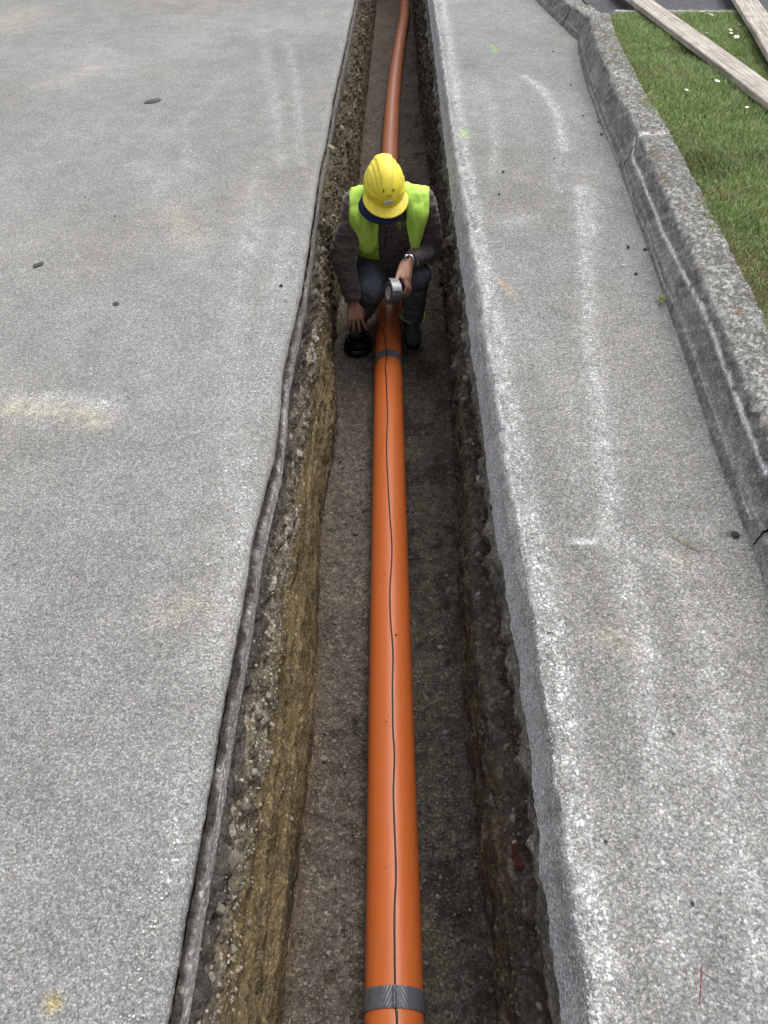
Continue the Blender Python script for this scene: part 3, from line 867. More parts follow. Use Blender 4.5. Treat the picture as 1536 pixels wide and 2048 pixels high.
C = np.array((.082, .085, .092)) * (1 + .25 * fbm(X * 1.5, Y * 4, 3, 4))[..., None]
o = mesh_obj('driveway', np.stack([X, Y, Z], -1).reshape(-1, 3), grid_faces(len(dy), len(dxv)), M_DARKASPH, cols=np.clip(C, 0.02, 1).reshape(-1, 3))
tag(o, kind='structure')
slab('driveway', .6, 60, 12, 60, .147, M_DARKASPH, (.08, .083, .09))
# concrete edging strip between lawn and driveway
def box_bm(name, x0, x1, y0, y1, z0, z1, mat, col, bev=.004):
    bm = bmesh.new(); bmesh.ops.create_cube(bm, size=1)
    for v in bm.verts: v.co = Vector((lerp(x0, x1, v.co.x + .5), lerp(y0, y1, v.co.y + .5), lerp(z0, z1, v.co.z + .5)))
    bmesh.ops.subdivide_edges(bm, edges=[e for e in bm.edges if abs(e.verts[0].co.x - e.verts[1].co.x) > .3], cuts=60)
    bmesh.ops.bevel(bm, geom=[e for e in bm.edges if e.is_manifold and e.calc_face_angle(0) > 1], offset=bev, segments=2, affect='EDGES')
    for v in bm.verts:
        n = float(fbm(v.co.x * 20, v.co.y * 20, v.co.z * 20, 3)); v.co.z += .003 * n; v.co.y += .004 * n
    V = np.array([v.co[:] for v in bm.verts]); Fc = [[v.index for v in f.verts] for f in bm.faces]; bm.free()
    cc = np.array(col)[None] * (1 + .3 * fbm(V[:, 0] * 15, V[:, 1] * 15, V[:, 2] * 15, 4))[:, None]
    return mesh_obj(name, V, Fc, mat, cols=cc)
for i, (xa, xb) in enumerate([(1.60, 2.58), (2.585, 3.58), (3.585, 4.6)]):
    o = box_bm('edging_strip', xa, xb, 6.37, 6.455, .06, .192, M_CONC, (.27, .265, .25))
    tag(o, ['pale concrete edging strip at the top of the lawn, left of the long plank', 'pale concrete edging strip at the far edge of the lawn, between the two planks', 'pale concrete edging strip at the far edge of the lawn, right of both planks'][i], 'edging')

# grass ------------------------------------------------------------
def grass(name, n, region, hgt, wid, tones, mat, lean=.5):
    x, y = region(n); n = len(x)
    z = verge_z(x, y) - .012
    d = fbm(x * 2.2, y * 2.2, 7, 4)
    h = hgt * rng.uniform(.5, 1.25, n) * (1 + .45 * d) 
    ed = x - GE(y)
    h *= .45 + .55 * sst(0, .25, ed)
    a = rng.uniform(0, 2 * math.pi, n); wv = wid * rng.uniform(.6, 1.3, n)
    la = rng.uniform(0, 2 * math.pi, n) * .5 + 2.5 * noise3(x * 3, y * 3, 1); lv = h * lean * rng.uniform(.2, 2.2, n)
    ca, sa = np.cos(a) * wv, np.sin(a) * wv
    lx, ly = np.cos(la) * lv, np.sin(la) * lv
    V = np.zeros((n, 5, 3))
    V[:, 0] = np.stack([x - ca, y - sa, z], 1); V[:, 1] = np.stack([x + ca, y + sa, z], 1)
    V[:, 2] = np.stack([x - ca * .8 + lx * .35, y - sa * .8 + ly * .35, z + h * .6], 1)
    V[:, 3] = np.stack([x + ca * .8 + lx * .35, y + sa * .8 + ly * .35, z + h * .6], 1)
    V[:, 4] = np.stack([x + lx, y + ly, z + h * rng.uniform(.8, 1.0, n)], 1)
    b = np.arange(n)[:, None] * 5
    Fq = np.concatenate([b + np.array([[0, 1, 3]]), b + np.array([[0, 3, 2]]), b + np.array([[2, 3, 4]])])
    tn = np.array(tones); k = rng.integers(0, len(tn), n)
    c = tn[k] * rng.uniform(.75, 1.25, n)[:, None]
    dry = sst(.0, .75, fbm(x * 4, y * 4, 2, 4) + .75 * np.exp(-np.maximum(ed, 0) / .11) - .35)
    m = (rng.random(n) < dry * .7)[:, None]
    c = np.where(m, np.array((.30, .24, .13)) * rng.uniform(.6, 1.3, n)[:, None], c)
    lush = sst(.1, .7, fbm(x * 1.3 + 5, y * 1.3, 2, 3))[:, None]
    c = c * (1 - .30 * lush)
    return mesh_obj(name, V.reshape(-1, 3), Fq, mat, smooth=False, cols=np.repeat(c, 5, 0))
def m_grass():
    m, t, b = new_mat('grass_blade')
    c = attr(t); t.links.new(c, b.inputs['Base Color'])
    b.inputs['Roughness'].default_value = .55; b.inputs['Specular IOR Level'].default_value = .3
    tr = t.nodes.new('ShaderNodeBsdfTranslucent'); t.links.new(c, tr.inputs[0])
    mx = t.nodes.new('ShaderNodeMixShader'); mx.inputs[0].default_value = .35
    t.links.new(b.outputs[0], mx.inputs[1]); t.links.new(tr.outputs[0], mx.inputs[2])
    t.links.new(mx.outputs[0], t.nodes['Material Output'].inputs[0])
    return m
M_GRASS = m_grass()
def reg(n):
    y = rng.uniform(1.5, 6.36, n); xx = rng.uniform(0, 1, n) ** 1.0
    wmax = 1.0 + .42 * np.maximum(y - 1.8, 0)
    x = GE(y) - .030 + .035 * fbm(y * 6, 0, 0, 4) + xx * wmax
    keep = rng.random(n) < wmax / 3.0
    return x[keep], y[keep]
o = grass('grass', 300000, reg, .044, .0022, [(.23, .34, .10), (.17, .27, .08), (.30, .40, .14), (.40, .42, .22), (.12, .20, .065)], M_GRASS)
tag(o, 'short green lawn grass with dry patches behind the kerb', 'grass', kind='stuff')

# ------------------------------------------------------------------ planks
def m_wood():
    m, t, b = new_mat('weathered_wood')
    co = coords(t, (1, .06, 1)); co0 = coords(t)
    n = tex_noise(t, co, 55, 7, .6); n2 = tex_noise(t, co0, 10, 5, .7)
    wv = t.nodes.new('ShaderNodeTexWave'); wv.inputs['Scale'].default_value = 9; wv.inputs['Distortion'].default_value = 7
    wv.inputs['Detail'].default_value = 3; t.links.new(coords(t, (1, .10, 1)), wv.inputs['Vector'])
    c = ramp(t, n, [(.3, (.21, .18, .155)), (.5, (.38, .34, .30)), (.7, (.51, .47, .43))])
    c = mixc(t, 'MULTIPLY', .5, c, ramp(t, wv.outputs['Fac'], [(0, .55), (.5, 1.0), (1, 1.1)]))
    c = mixc(t, 'MULTIPLY', .8, c, ramp(t, n2, [(.3, .65), (.6, 1.1)]))
    t.links.new(c, b.inputs['Base Color']); b.inputs['Roughness'].default_value = .85
    b.inputs['Specular IOR Level'].default_value = .2
    t.links.new(bump(t, n, .003), b.inputs['Normal'])
    return m
M_WOOD = m_wood()
def plank(p0, p1, z0, z1, w, th, label):
    a = Vector((*p0, z0)); b = Vector((*p1, z1)); d = (b - a); L = d.length
    n = 60; V = []; Fc = []
    for i in range(n + 1):
        yy = L * i / n - L / 2
        bow = .006 * math.sin(i / n * 3.1)
        for (x, z) in [(-w/2 + .004, 0), (-w/2, .004), (-w/2, th - .005), (-w/2 + .006, th), (-w/6, th), (w/6, th), (w/2 - .006, th), (w/2, th - .005), (w/2, .004), (w/2 - .004, 0)]:
            r = .0018 * float(noise3(x * 40, yy * 3, z * 30)); V.append((x + r, yy, z + r + bow))
    for i in range(n):
        for j in range(10):
            q = (j + 1) % 10; Fc.append((i*10 + j, (i+1)*10 + j, (i+1)*10 + q, i*10 + q))
    Fc.append(tuple(range(10))); Fc.append(tuple(range(n*10, n*10 + 10))[::-1])
    o = mesh_obj('wooden_plank', V, Fc, M_WOOD, smooth=False)
    o.location = (a + b) / 2
    o.rotation_euler = d.to_track_quat('Y', 'Z').to_euler()
    tag(o, label, 'plank', 'weathered planks lying on the lawn')
    return o
plank((1.755, 7.35), (2.055, 3.3), .203, .199, .155, .036, 'long grey weathered plank lying diagonally across the lawn, the left one')
plank((2.70, 7.2), (2.19, 4.62), .205, .24, .165, .036, 'shorter weathered plank at the top right corner, resting on the other plank')

# ------------------------------------------------------------------ daisies, weeds, twigs, spots
M_PETAL = m_simple('daisy_petal', (.80, .80, .78), .6, .3)
M_YEL = m_simple('daisy_centre', (.70, .48, .05), .7, .3)
M_STEM = m_simple('plant_stem', (.10, .16, .04), .6, .3)
def tube(name, pts, r, mat, parent=None, seg=8, close=True, radii=None, cols=None):
    P = [Vector(p) for p in pts]; n = len(P); V = []; Fc = []
    up = Vector((0, 0, 1)); prev = None
    for i in range(n):
        t = (P[min(i + 1, n - 1)] - P[max(i - 1, 0)]).normalized()
        if prev is None:
            a = t.cross(up) if abs(t.z) < .95 else t.cross(Vector((1, 0, 0))); a.normalize()
        else:
            a = (prev - t * prev.dot(t)).normalized()
        prev = a; b = t.cross(a); rr = radii[i] if radii is not None else r
        for k in range(seg):
            g = 2 * math.pi * k / seg
            V.append(P[i] + (a * math.cos(g) + b * math.sin(g)) * rr)
    for i in range(n - 1):
        for k in range(seg):
            q = (k + 1) % seg; Fc.append((i*seg + k, i*seg + q, (i+1)*seg + q, (i+1)*seg + k))
    if close:
        Fc.append(tuple(range(seg))[::-1]); Fc.append(tuple(range((n-1)*seg, n*seg)))
    if name is None: return V, Fc
    return mesh_obj(name, [v[:] for v in V], Fc, mat, parent=parent)
DAISY = None
def daisy(px, py, label, s=1.0):
    global DAISY
    p = at(px, py, .225); base = Vector((p.x, p.y, float(verge_z(p.x, p.y))))
    if DAISY is None:
        r = empty('daisy', base)
        V, Fc = [], []
        for k in range(14):
            a = 2 * math.pi * k / 14; ca, sa = math.cos(a), math.sin(a); b = len(V)
            for (rr, ww, zz) in ((.003, .001, .043), (.009, .0022, .045), (.013, .0008, .044)):
                for sg in (-1, 1): V.append((rr * ca - sg * ww * sa, rr * sa + sg * ww * ca, zz))
            Fc += [(b, b + 1, b + 3, b + 2), (b + 2, b + 3, b + 5, b + 4)]
        mesh_obj('petals', V, Fc, M_PETAL, parent=r)
        rv, rf = rock(1, 1, .0035, .0035, .0022); rv[:, 2] += .045
        mesh_obj('flower_centre', rv, rf, M_YEL, parent=r)
        tube('stem', [(0, 0, -.005), (.002, 0, .02), (0, 0, .044)], .0008, M_STEM, r, 5)
        DAISY = r
    else:
        r = DAISY.copy(); SC.collection.objects.link(r); r.location = base
        for c in DAISY.children:
            k = c.copy(); SC.collection.objects.link(k); k.parent = r
    r.rotation_euler = (random.uniform(-.3, .3), random.uniform(-.3, .3), random.uniform(0, 6)); r.scale = (s, s, s)
    tag(r, label, 'flower', 'small white daisies in the lawn')
def c3(x, y): return (1020 + x * .336, y * .336)
for x, y, l, s in [(1148, 92, 'left daisy of the bright cluster by the far lawn edge between the planks', 1.3), (1165, 104, 'middle daisy of the bright cluster near the far edge of the lawn', 1.3), (1182, 108, 'right daisy of the bright cluster near the far edge of the lawn', 1.3),
                   (1358, 150, 'small daisy touching the left side of the shorter plank', .9), (1302, 183, 'upper left daisy of the loose group beside the shorter plank', 1), (1310, 203, 'lower left daisy of the loose group beside the shorter plank', 1),
                   (1352, 190, 'right daisy of the loose group beside the shorter plank', 1.2), (1345, 236, 'lowest white daisy between the two planks', 1.4), (1175, 192, 'single daisy beside the middle of the long plank, on its far side', .8),
                   (1222, 494, 'white daisy near the long plank on its kerb side, the largest of three there', 1.2), (1045, 531, 'small daisy in the open lawn, the one above a dry straw', .9), (1412, 626, 'daisy in the grass just below the long plank at the right edge', .8)]:
    daisy(*c3(x, y), l, s)
def weed(px, py, n, hh, label):
    p = at(px, py, 0); V, Fc = [], []
    for k in range(n):
        a = random.uniform(0, 6.28); l = hh * random.uniform(.6, 1.2); b = len(V); w = .0022
        dx, dy_ = math.cos(a), math.sin(a)
        for t, zz, ww in ((0, 0, .6), (.35, .5, 1), (.8, .6, .8), (1.2, .35, .1)):
            for sg in (-1, 1): V.append((dx * l * t - sg * dy_ * w * ww, dy_ * l * t + sg * dx * w * ww, l * zz))
        for q in range(3): Fc.append((b + 2*q, b + 2*q + 1, b + 2*q + 3, b + 2*q + 2))
    o = mesh_obj('weed', V, Fc, M_STEM); o.location = (p.x, p.y, .001); tag(o, label, 'weed'); return o
weed(1322, 606, 22, .030, 'small green weed sprouting at the foot of the kerb')
weed(1176, 34, 10, .022, 'tiny tuft of moss and grass growing in the gap behind the kerb corner').location.z = .15
M_STRAW = m_simple('dry_straw', (.26, .23, .11), .7, .3)
def ground_stick(name, a, b, r, mat, label, cat, z=.003, bend=.0):
    p, q = at(*a, z), at(*b, z); m = (p + q) / 2 + Vector((bend, bend, .002))
    o = tube(name, [p, (p + m) / 2 + Vector((0, 0, .001)), m, (m + q) / 2, q], r, mat, seg=6, radii=[r * .5, r, r, r * .9, r * .3]); tag(o, label, cat); return o
ground_stick('grass_stalk', (1339, 1070), (1408, 1108), .0014, M_STRAW, 'thin dry stalk lying on the asphalt near the kerb', 'stalk')
ground_stick('grass_stalk', (1272, 203), (1310, 180), .0016, m_simple('pale_straw', (.45, .38, .22), .7, .3), 'pale straw lying on the edge of the lawn', 'stalk', z=.225)
ground_stick('thread', (1404, 1928), (1399, 2010), .0009, m_simple('red_thread', (.22, .05, .05), .6, .3), 'short red thread lying on the near asphalt strip', 'thread', z=.002)
M_TAR = m_simple('tar_black', (.045, .042, .036), .7, .4, 200, .4)
def tar_patch(px, py, wpx, hpx, ang=0):
    c = at(px, py, 0); ex = at(px + wpx, py - ang, 0) - c; ey = at(px, py - hpx, 0) - c
    V = [(c.x, c.y, .0035)]; n = 28; Fc = []
    for k in range(n):
        a = 2 * math.pi * k / n; r = 1 + .25 * float(fbm(math.cos(a) * 1.5, math.sin(a) * 1.5, px, 4))
        v = c + ex * math.cos(a) * r + ey * math.sin(a) * r; V.append((v.x, v.y, .0012))
    for k in range(n): Fc.append((0, 1 + k, 1 + (k + 1) % n))
    V = np.array(V); V[:, 2] += .004
    o = mesh_obj('tar_patch', V, Fc, M_TAR, parent=road)
tar_patch(306, 203, 17, 3.5, 3); tar_patch(77, 531, 11, 4, 4); tar_patch(233, 609, 7, 3, 0)
M_PBL = m_simple('dark_pebble', (.05, .047, .043), .8, .3, 300, .4)
M_PBL2 = m_simple('light_pebble', (.42, .41, .39), .8, .3, 300, .3)
def pebble(px, py, s, mat, label, group=None):
    p = at(px, py, s * .5); V, Fc = rock(1, int(px + py), 1, 1.2, .7)
    o = mesh_obj('pebble', V * s, Fc, mat, smooth=False); o.location = p; o.rotation_euler.z = px
    tag(o, label, 'pebble', group)
for px, py, s, lb in [(562, 571, .009, 'dark crumb at the left edge of the trench, level with the crouching worker'),
    (570, 602, .004, 'tiny dark crumb just below a larger one near the left trench edge'),
    (410, 230, .004, 'dark speck of grit on the left road, right of the long tar patch'),
    (258, 186, .004, 'dark speck of grit on the left road, left of the long tar patch'),
    (170, 394, .005, 'dark grit on the left road, above the oval tar patch'),
    (230, 432, .005, 'dark grit on the left road, above the smallest tar patch'),
    (1107, 103, .008, 'dark pebble on the strip, farthest one before the kerb corner'),
    (1006, 343, .008, 'dark pebble on the strip, lower right of the green paint dab by the trench'),
    (998, 388, .008, 'dark pebble on the strip beside the shoulder of the worker, nearer of two'),
    (1141, 170, .007, 'dark pebble beside the upper end of the curved white mark'),
    (1166, 231, .007, 'dark pebble between the curved white mark and the kerb'),
    (1256, 494, .010, 'dark pebble on the strip left of the one touching the kerb'),
    (1272, 547, .009, 'dark pebble on the strip, the closest one above the green weed'),
    (1290, 498, .010, 'dark pebble touching the foot of the kerb'),
    (1203, 268, .010, 'dark pebble at the foot of the scratched kerb stone, larger of two'),
    (1197, 243, .009, 'dark pebble at the foot of the scratched kerb stone, smaller of two'),
    (1108, 317, .006, 'dark pebble inside the lower end of the curved white mark'),
    (1211, 690, .004, 'dark speck of grit right of the long straight white mark'),
    (1211, 1682, .004, 'dark speck of grit on the near strip, left of its middle'),
    (1385, 1806, .005, 'dark grit on the near strip above the red thread')]:
    pebble(px, py, s, M_PBL, lb, 'dark crumbs on the asphalt')
pebble(1247, 531, .010, M_PBL2, 'pale round pebble on the strip, near the kerb beside the weed')
pebble(1348, 1462, .007, M_PBL2, 'pale flat pebble in the middle of the near strip')
pebble(1240, 1275, .006, M_PBL2, 'small pale pebble on the dusty strip right of the pipe')
pebble(1471, 1069, .012, M_PBL, 'dark clod of dirt on the asphalt beside the hairline kerb joint')

# ------------------------------------------------------------------ pipes
def pipe_tube(name, ya, yb, r, mat, parent, seg=64, step=.05, wobble=0):
    n = max(2, int((yb - ya) / step) + 1); V = []; Fc = []
    ys = np.linspace(ya, yb, n); xs = pcx(ys); zs = pipe_z(ys)
    for i in range(n):
        rr = r[i] if hasattr(r, '__len__') else r
        for k in range(seg):
            a = 2 * math.pi * k / seg
            w = wobble * float(noise3(math.cos(a) * 3, math.sin(a) * 3, ys[i] * 40)) if wobble else 0
            V.append((xs[i] + (rr + w) * math.cos(a), ys[i], zs[i] + (rr + w) * math.sin(a)))
    for i in range(n - 1):
        for k in range(seg):
            q = (k + 1) % seg; Fc.append((i*seg + k, i*seg + q, (i+1)*seg + q, (i+1)*seg + k))
    o = mesh_obj(name, V, Fc, mat, parent=parent)
    return o
def ring(name, prof, mat, parent, seg=64):
    """prof: (y, radius) list"""
    V, Fc = [], []
    for y, r in prof:
        x, z = float(pcx(y)), float(pipe_z(y))
        for k in range(seg):
            a = 2 * math.pi * k / seg; V.append((x + r * math.cos(a), y, z + r * math.sin(a)))
    for i in range(len(prof) - 1):
        for k in range(seg):
            q = (k + 1) % seg; Fc.append((i*seg + k, i*seg + q, (i+1)*seg + q, (i+1)*seg + k))
    return mesh_obj(name, V, Fc, mat, parent=parent)
def top_y(px, py, r=PR):
    y = 1.0
    for _ in range(14): y = at(px, py, float(pipe_z(y)) + r).y
    return y
J1 = top_y(775, 721); J3 = top_y(791, 135); J2 = 5.55
def pipe_section(ya, yb, mat, label, first=False):
    r = empty('sewer_pipe', (0, 0, 0))
    pipe_tube('barrel', ya, yb - .10, PR - .0012, mat, r)
    # socket end: a slightly wider sleeve with a rounded lip, and a ring coloured dark as the shaded gap where the next pipe is pushed in
    ring('socket', [(yb - .13, PR - .0008), (yb - .10, PR + .0006), (yb - .012, PR + .0010), (yb - .004, PR + .0008), (yb, PR - .0010), (yb, PR - .0045)], mat, r)
    ring('dark_gap_ring', [(yb - .002, PR - .0045), (yb + .0035, PR - .0032), (yb + .006, PR - .0050)], M_SEAM, r)
    tag(r, label, 'pipe', 'sewer pipes laid end to end in the trench')
    return r
p1 = pipe_section(-1.45, J1, M_PIPE, 'long bright orange plastic pipe in the foreground of the trench')
p2 = pipe_section(J1 + .001, J2, M_PIPE, 'orange pipe that runs under the crouching worker, beyond the taped joint')
p3 = pipe_section(J2 + .001, J3, M_PIPE2, 'dusty reddish brown pipe just behind the yellow helmet')
p4 = pipe_section(J3 + .001, 14.5, M_PIPE2, 'farthest reddish brown pipe, bending at the top of the trench')
def tape_wrap(ya, yb, parent):
    seg = 240; n = 15; V, Fc = [], []
    for i in range(n):
        y = lerp(ya, yb, i / (n - 1)); x, z = float(pcx(y)), float(pipe_z(y))
        for k in range(seg):
            a = 2 * math.pi * k / seg
            da = a - math.pi / 2                     # the band rides over the wire on top
            up = .0052 * math.exp(-(da / .05) ** 2)
            wr = .0022 * math.sin(da * 55 + (i - 7) * (1.3 if da > 0 else -1.3)) * math.exp(-((abs(da) - .10) / .26) ** 2)
            edge = .0006 if 0 < i < n - 1 else .0
            yy = y + (.0012 * float(noise3(a * 9, i * .1, 3)) if i in (0, n - 1) else 0)
            rr = PR + .0016 + up + wr + edge + .0004 * float(noise3(a * 12, i, 0))
            V.append((x + rr * math.cos(a), yy, z + rr * math.sin(a)))
    for i in range(n - 1):
        for k in range(seg):
            q = (k + 1) % seg; Fc.append((i*seg + k, i*seg + q, (i+1)*seg + q, (i+1)*seg + k))
    return mesh_obj('tape_wrap', V, Fc, M_TAPE, parent=parent)
tape_wrap(top_y(790, 2016), top_y(790, 1970), p1)
tape_wrap(top_y(775, 712), top_y(775, 698), p2)
# mud spot on the pipe
def on_pipe(px, py, extra=0):
    y = 1.0; z = -.75
    for _ in range(16):
        p = at(px, py, z); y = p.y; dx = p.x - float(pcx(y)); r = PR + extra
        z = float(pipe_z(y)) + math.sqrt(max(r * r - dx * dx, 1e-5))
    return at(px, py, z)
M_MUD = m_simple('dried_mud', (.10, .07, .035), .9, .2, 200, .4)
for px, py, s in [(792, 1270, .0055), (772, 1443, .003), (776, 1432, .002), (770, 1452, .002), (790, 1828, .003), (771, 1735, .0025)]:
    p = on_pipe(px, py); V, Fc = rock(1, px, 1, 1.1, .4)
    o = mesh_obj('mud_spot', V * s, Fc, M_MUD, parent=p1); o.location = p

# ------------------------------------------------------------------ wire
WP = [(794, 2075), (794,2048),(791,1990),(790,1960),(789,1823),(792,1739),(787,1595),(789,1511),(786,1456),(785,1370),(786,1301),(781,1237),(780,1178),(784,1096),(779,1019),(773,900),(775,836),(774,800),(772,750),(770.5,739),(773,715),(772,699),(771,680),(768,666),(763,656),(757,649),(753,646)]
wp = [on_pipe(x, y, .002) for x, y in WP]
wp = [Vector((float(pcx(y)) + .004, y, float(pipe_z(y)) + PR + .002)) for y in (-1.3, -.8, -.3)] + wp
last = wp[-1]
wp += [last + Vector((-.03, .03, -.05)), last + Vector((-.055, .03, -.10)), Vector((-.21, last.y - .01, float(floor_z(3.8)) + .06))]
def catmull(P, n=8):
    out = []
    for i in range(len(P) - 1):
        p0, p1_, p2_, p3_ = P[max(i-1, 0)], P[i], P[i+1], P[min(i+2, len(P)-1)]
        for k in range(n):
            t = k / n
            out.append(.5 * ((2*p1_) + (-p0 + p2_)*t + (2*p0 - 5*p1_ + 4*p2_ - p3_)*t*t + (-p0 + 3*p1_ - 3*p2_ + p3_)*t**3))
    out.append(P[-1]); return out
o = tube('cable', catmull(wp, 6), .0026, M_BLACK, seg=8)
tag(o, 'thin black cable running along the top of the orange pipe', 'cable')
# coil of cable on the trench floor at the worker's hand
cc = at(716, 684, float(floor_z(3.75)) + .05)
pts = []
turns = 17
M_COIL = m_simple('matt_black_cable', (.006, .006, .006), .85, .15)
for i in range(turns * 28):
    a = 2 * math.pi * i / 28; k = i / 28
    rr = .072 + .018 * math.sin(k * 2.37) + .012 * float(noise3(k * .9, math.cos(a), math.sin(a) + 4))
    pts.append(cc + Vector((rr * math.cos(a) * .95, rr * 1.0 * math.sin(a) + .005 * math.cos(k * 3), .020 * math.sin(k * 1.73 + 1 + a * .5) + .014 * float(noise3(k * .7, a * .9, 7)) + .028 * math.cos(a + .5) * .2 - .012 + .022 * math.cos(k * 2.9))))
o = tube('cable_coil', pts, .0040, M_COIL, seg=6)
tag(o, 'coil of black cable lying on the trench floor under the right hand of the worker', 'cable coil')

# ------------------------------------------------------------------ the worker
def cap_mesh(p0, p1, r0, r1, seg=18, rings=6):
    """closed round-ended tapered capsule; radii may be (side, depth) pairs with a side axis"""
    p0, p1 = Vector(p0), Vector(p1); d = p1 - p0
    if d.length < 1e-6: d = Vector((0, 0, 1e-4))
    t = d.normalized(); a = t.cross(Vector((0, 1, 0))) if abs(t.y) < .9 else t.cross(Vector((1, 0, 0)))
    a.normalize(); b = t.cross(a)
    V, Fc = [], []
    prof = []
    for i in range(rings + 1):
        g = math.pi / 2 * i / rings; prof.append((-math.cos(g) * r0, math.sin(g) * r0, 0))
    for i in range(rings + 1):
        g = math.pi / 2 * i / rings; prof.append((math.sin(g) * r1, math.cos(g) * r1, 1))
    for (l, r, e) in prof:
        base = (p1 if e else p0) + t * l; r = max(r, 1e-5)
        for k in range(seg):
            q = 2 * math.pi * k / seg; V.append((base + a * math.cos(q) * r + b * math.sin(q) * r)[:])
    n = len(prof)
    for i in range(n - 1):
        for k in range(seg):
            q = (k + 1) % seg; Fc.append((i*seg + k, i*seg + q, (i+1)*seg + q, (i+1)*seg + k))
    Fc.append(tuple(range(seg))[::-1]); Fc.append(tuple(range((n-1)*seg, n*seg)))
    return V, Fc
def ell_mesh(c, rad, M=None, seg=24, rings=16):
    V, Fc = [], []; M = M or Matrix.Identity(3)
    for i in range(rings + 1):
        th = math.pi * i / rings
        for k in range(seg):
            ph = 2 * math.pi * k / seg; s = max(math.sin(th), 1e-4)
            V.append((Vector(c) + M @ Vector((rad[0]*s*math.cos(ph), rad[1]*s*math.sin(ph), rad[2]*math.cos(th))))[:])
    for i in range(rings):
        for k in range(seg):
            q = (k + 1) % seg; Fc.append((i*seg + k, (i+1)*seg + k, (i+1)*seg + q, i*seg + q))
    Fc.append(tuple(range(seg))); Fc.append(tuple(range(rings*seg, (rings+1)*seg))[::-1])
    return V, Fc
def merge(shapes):
    V, Fc = [], []
    for v, f in shapes:
        o = len(V); V += list(v); Fc += [tuple(i + o for i in q) for q in f]
    return V, Fc
def remesh(shapes, voxel, smooth=6, fac=.5):
    V, Fc = merge(shapes)
    me = bpy.data.meshes.new('tmp'); me.from_pydata(V, [], Fc); me.update()
    o = bpy.data.objects.new('tmp', me); SC.collection.objects.link(o)
    m = o.modifiers.new('r', 'REMESH'); m.mode = 'VOXEL'; m.voxel_size = voxel
    if smooth:
        s = o.modifiers.new('s', 'SMOOTH'); s.factor = fac; s.iterations = smooth
    dg = bpy.context.evaluated_depsgraph_get(); ev = o.evaluated_get(dg)
    m2 = bpy.data.meshes.new_from_object(ev)
    n = len(m2.vertices); P = np.zeros(n * 3, np.float32); m2.vertices.foreach_get('co', P); P = P.reshape(-1, 3).astype(float)
    N = np.zeros(n * 3, np.float32); m2.vertices.foreach_get('normal', N); N = N.reshape(-1, 3).astype(float)
    Fq = [tuple(p.vertices) for p in m2.polygons]
    bpy.data.objects.remove(o); bpy.data.meshes.remove(me); bpy.data.meshes.remove(m2)
    return P, N, Fq
def cloth_obj(name, shapes, voxel, smooth, mat, parent, wr=.006, freq=14, aniso=(1, 1, 1), cut=None, off=0, edge_smooth=0):
    P, N, Fq = remesh(shapes, voxel, smooth)
    f = freq
    wn_ = fbm(P[:, 0] * f * aniso[0], P[:, 1] * f * aniso[1], P[:, 2] * f * aniso[2], 3, .55)
    rid = (1 - 2 * np.abs(wn_)) * .6 + .4 * fbm(P[:, 0] * 5, P[:, 1] * 5, P[:, 2] * 5, 2)
    P = P + N * (rid * wr + off)[:, None]
    if cut is not None:
        keep = cut(P, N)
        Fq = [q for q in Fq if all(keep[i] for i in q)]
        used = sorted({i for q in Fq for i in q}); mp = {i: k for k, i in enumerate(used)}
        P = P[used]; Fq = [tuple(mp[i] for i in q) for q in Fq]
        if edge_smooth:
            cnt = {}
            for q in Fq:
                for i in range(len(q)):
                    e = tuple(sorted((q[i], q[(i + 1) % len(q)]))); cnt[e] = cnt.get(e, 0) + 1
            nb = {}
            for (a, b), c in cnt.items():
                if c == 1: nb.setdefault(a, []).append(b); nb.setdefault(b, []).append(a)
            ks = [k for k in nb if len(nb[k]) == 2]
            for _ in range(edge_smooth):
                Q = P.copy()
                for k in ks: Q[k] = .4 * P[k] + .3 * (P[nb[k][0]] + P[nb[k][1]])
                P = Q
    return mesh_obj(name, P, Fq, mat, parent=parent)

M_SKIN = m_simple('skin', (.43, .235, .17), .5, .4, 40, .25, .0006, 300)
M_SKIN.node_tree.nodes['Principled BSDF'].inputs['Subsurface Weight'].default_value = .08
M_SKIN.node_tree.nodes['Principled BSDF'].inputs['Subsurface Radius'].default_value = (.01, .004, .002)
M_FLEECE = m_simple('brown_fleece', (.098, .075, .072), .95, .1, 30, .3, .0012, 500, sheen=.4)
M_TROUS = m_simple('slate_trousers', (.135, .152, .19), .85, .2, 14, .35, .0008, 600, col2=(.085, .097, .125))
M_VEST = m_simple('hi_vis_fabric', (.50, .80, .12), .7, .25, 12, .12, .0006, 700)
M_HELM = m_simple('yellow_helmet_plastic', (.78, .65, .045), .50, .45, 26, .16, 0, col2=(.60, .50, .07))
M_NAVY = m_simple('navy_cloth', (.018, .026, .075), .85, .2, 60, .2)
M_BOOT = m_simple('boot_leather', (.055, .065, .065), .75, .3, 30, .4, .001, 200)
M_SOLE = m_simple('boot_sole', (.012, .012, .012), .8, .2)
M_MAROON = m_simple('maroon_sock', (.07, .012, .018), .9, .1)
M_LIME = m_simple('lime_piping', (.40, .48, .14), .6, .4)
M_REFL = m_simple('reflective_band', (.45, .46, .46), .35, .6)
M_STEEL = m_simple('watch_steel', (.55, .56, .57), .25, .5, metal=1)
M_WHITE = m_simple('white_label', (.62, .61, .60), .5, .4)
M_DARK = m_simple('dark_hole', (.01, .01, .008), .8, .2)
M_GREENLOGO = m_simple('green_embroidery', (.30, .50, .10), .8, .2)
M_PALELOGO = m_simple('pale_embroidery', (.35, .38, .28), .8, .2)

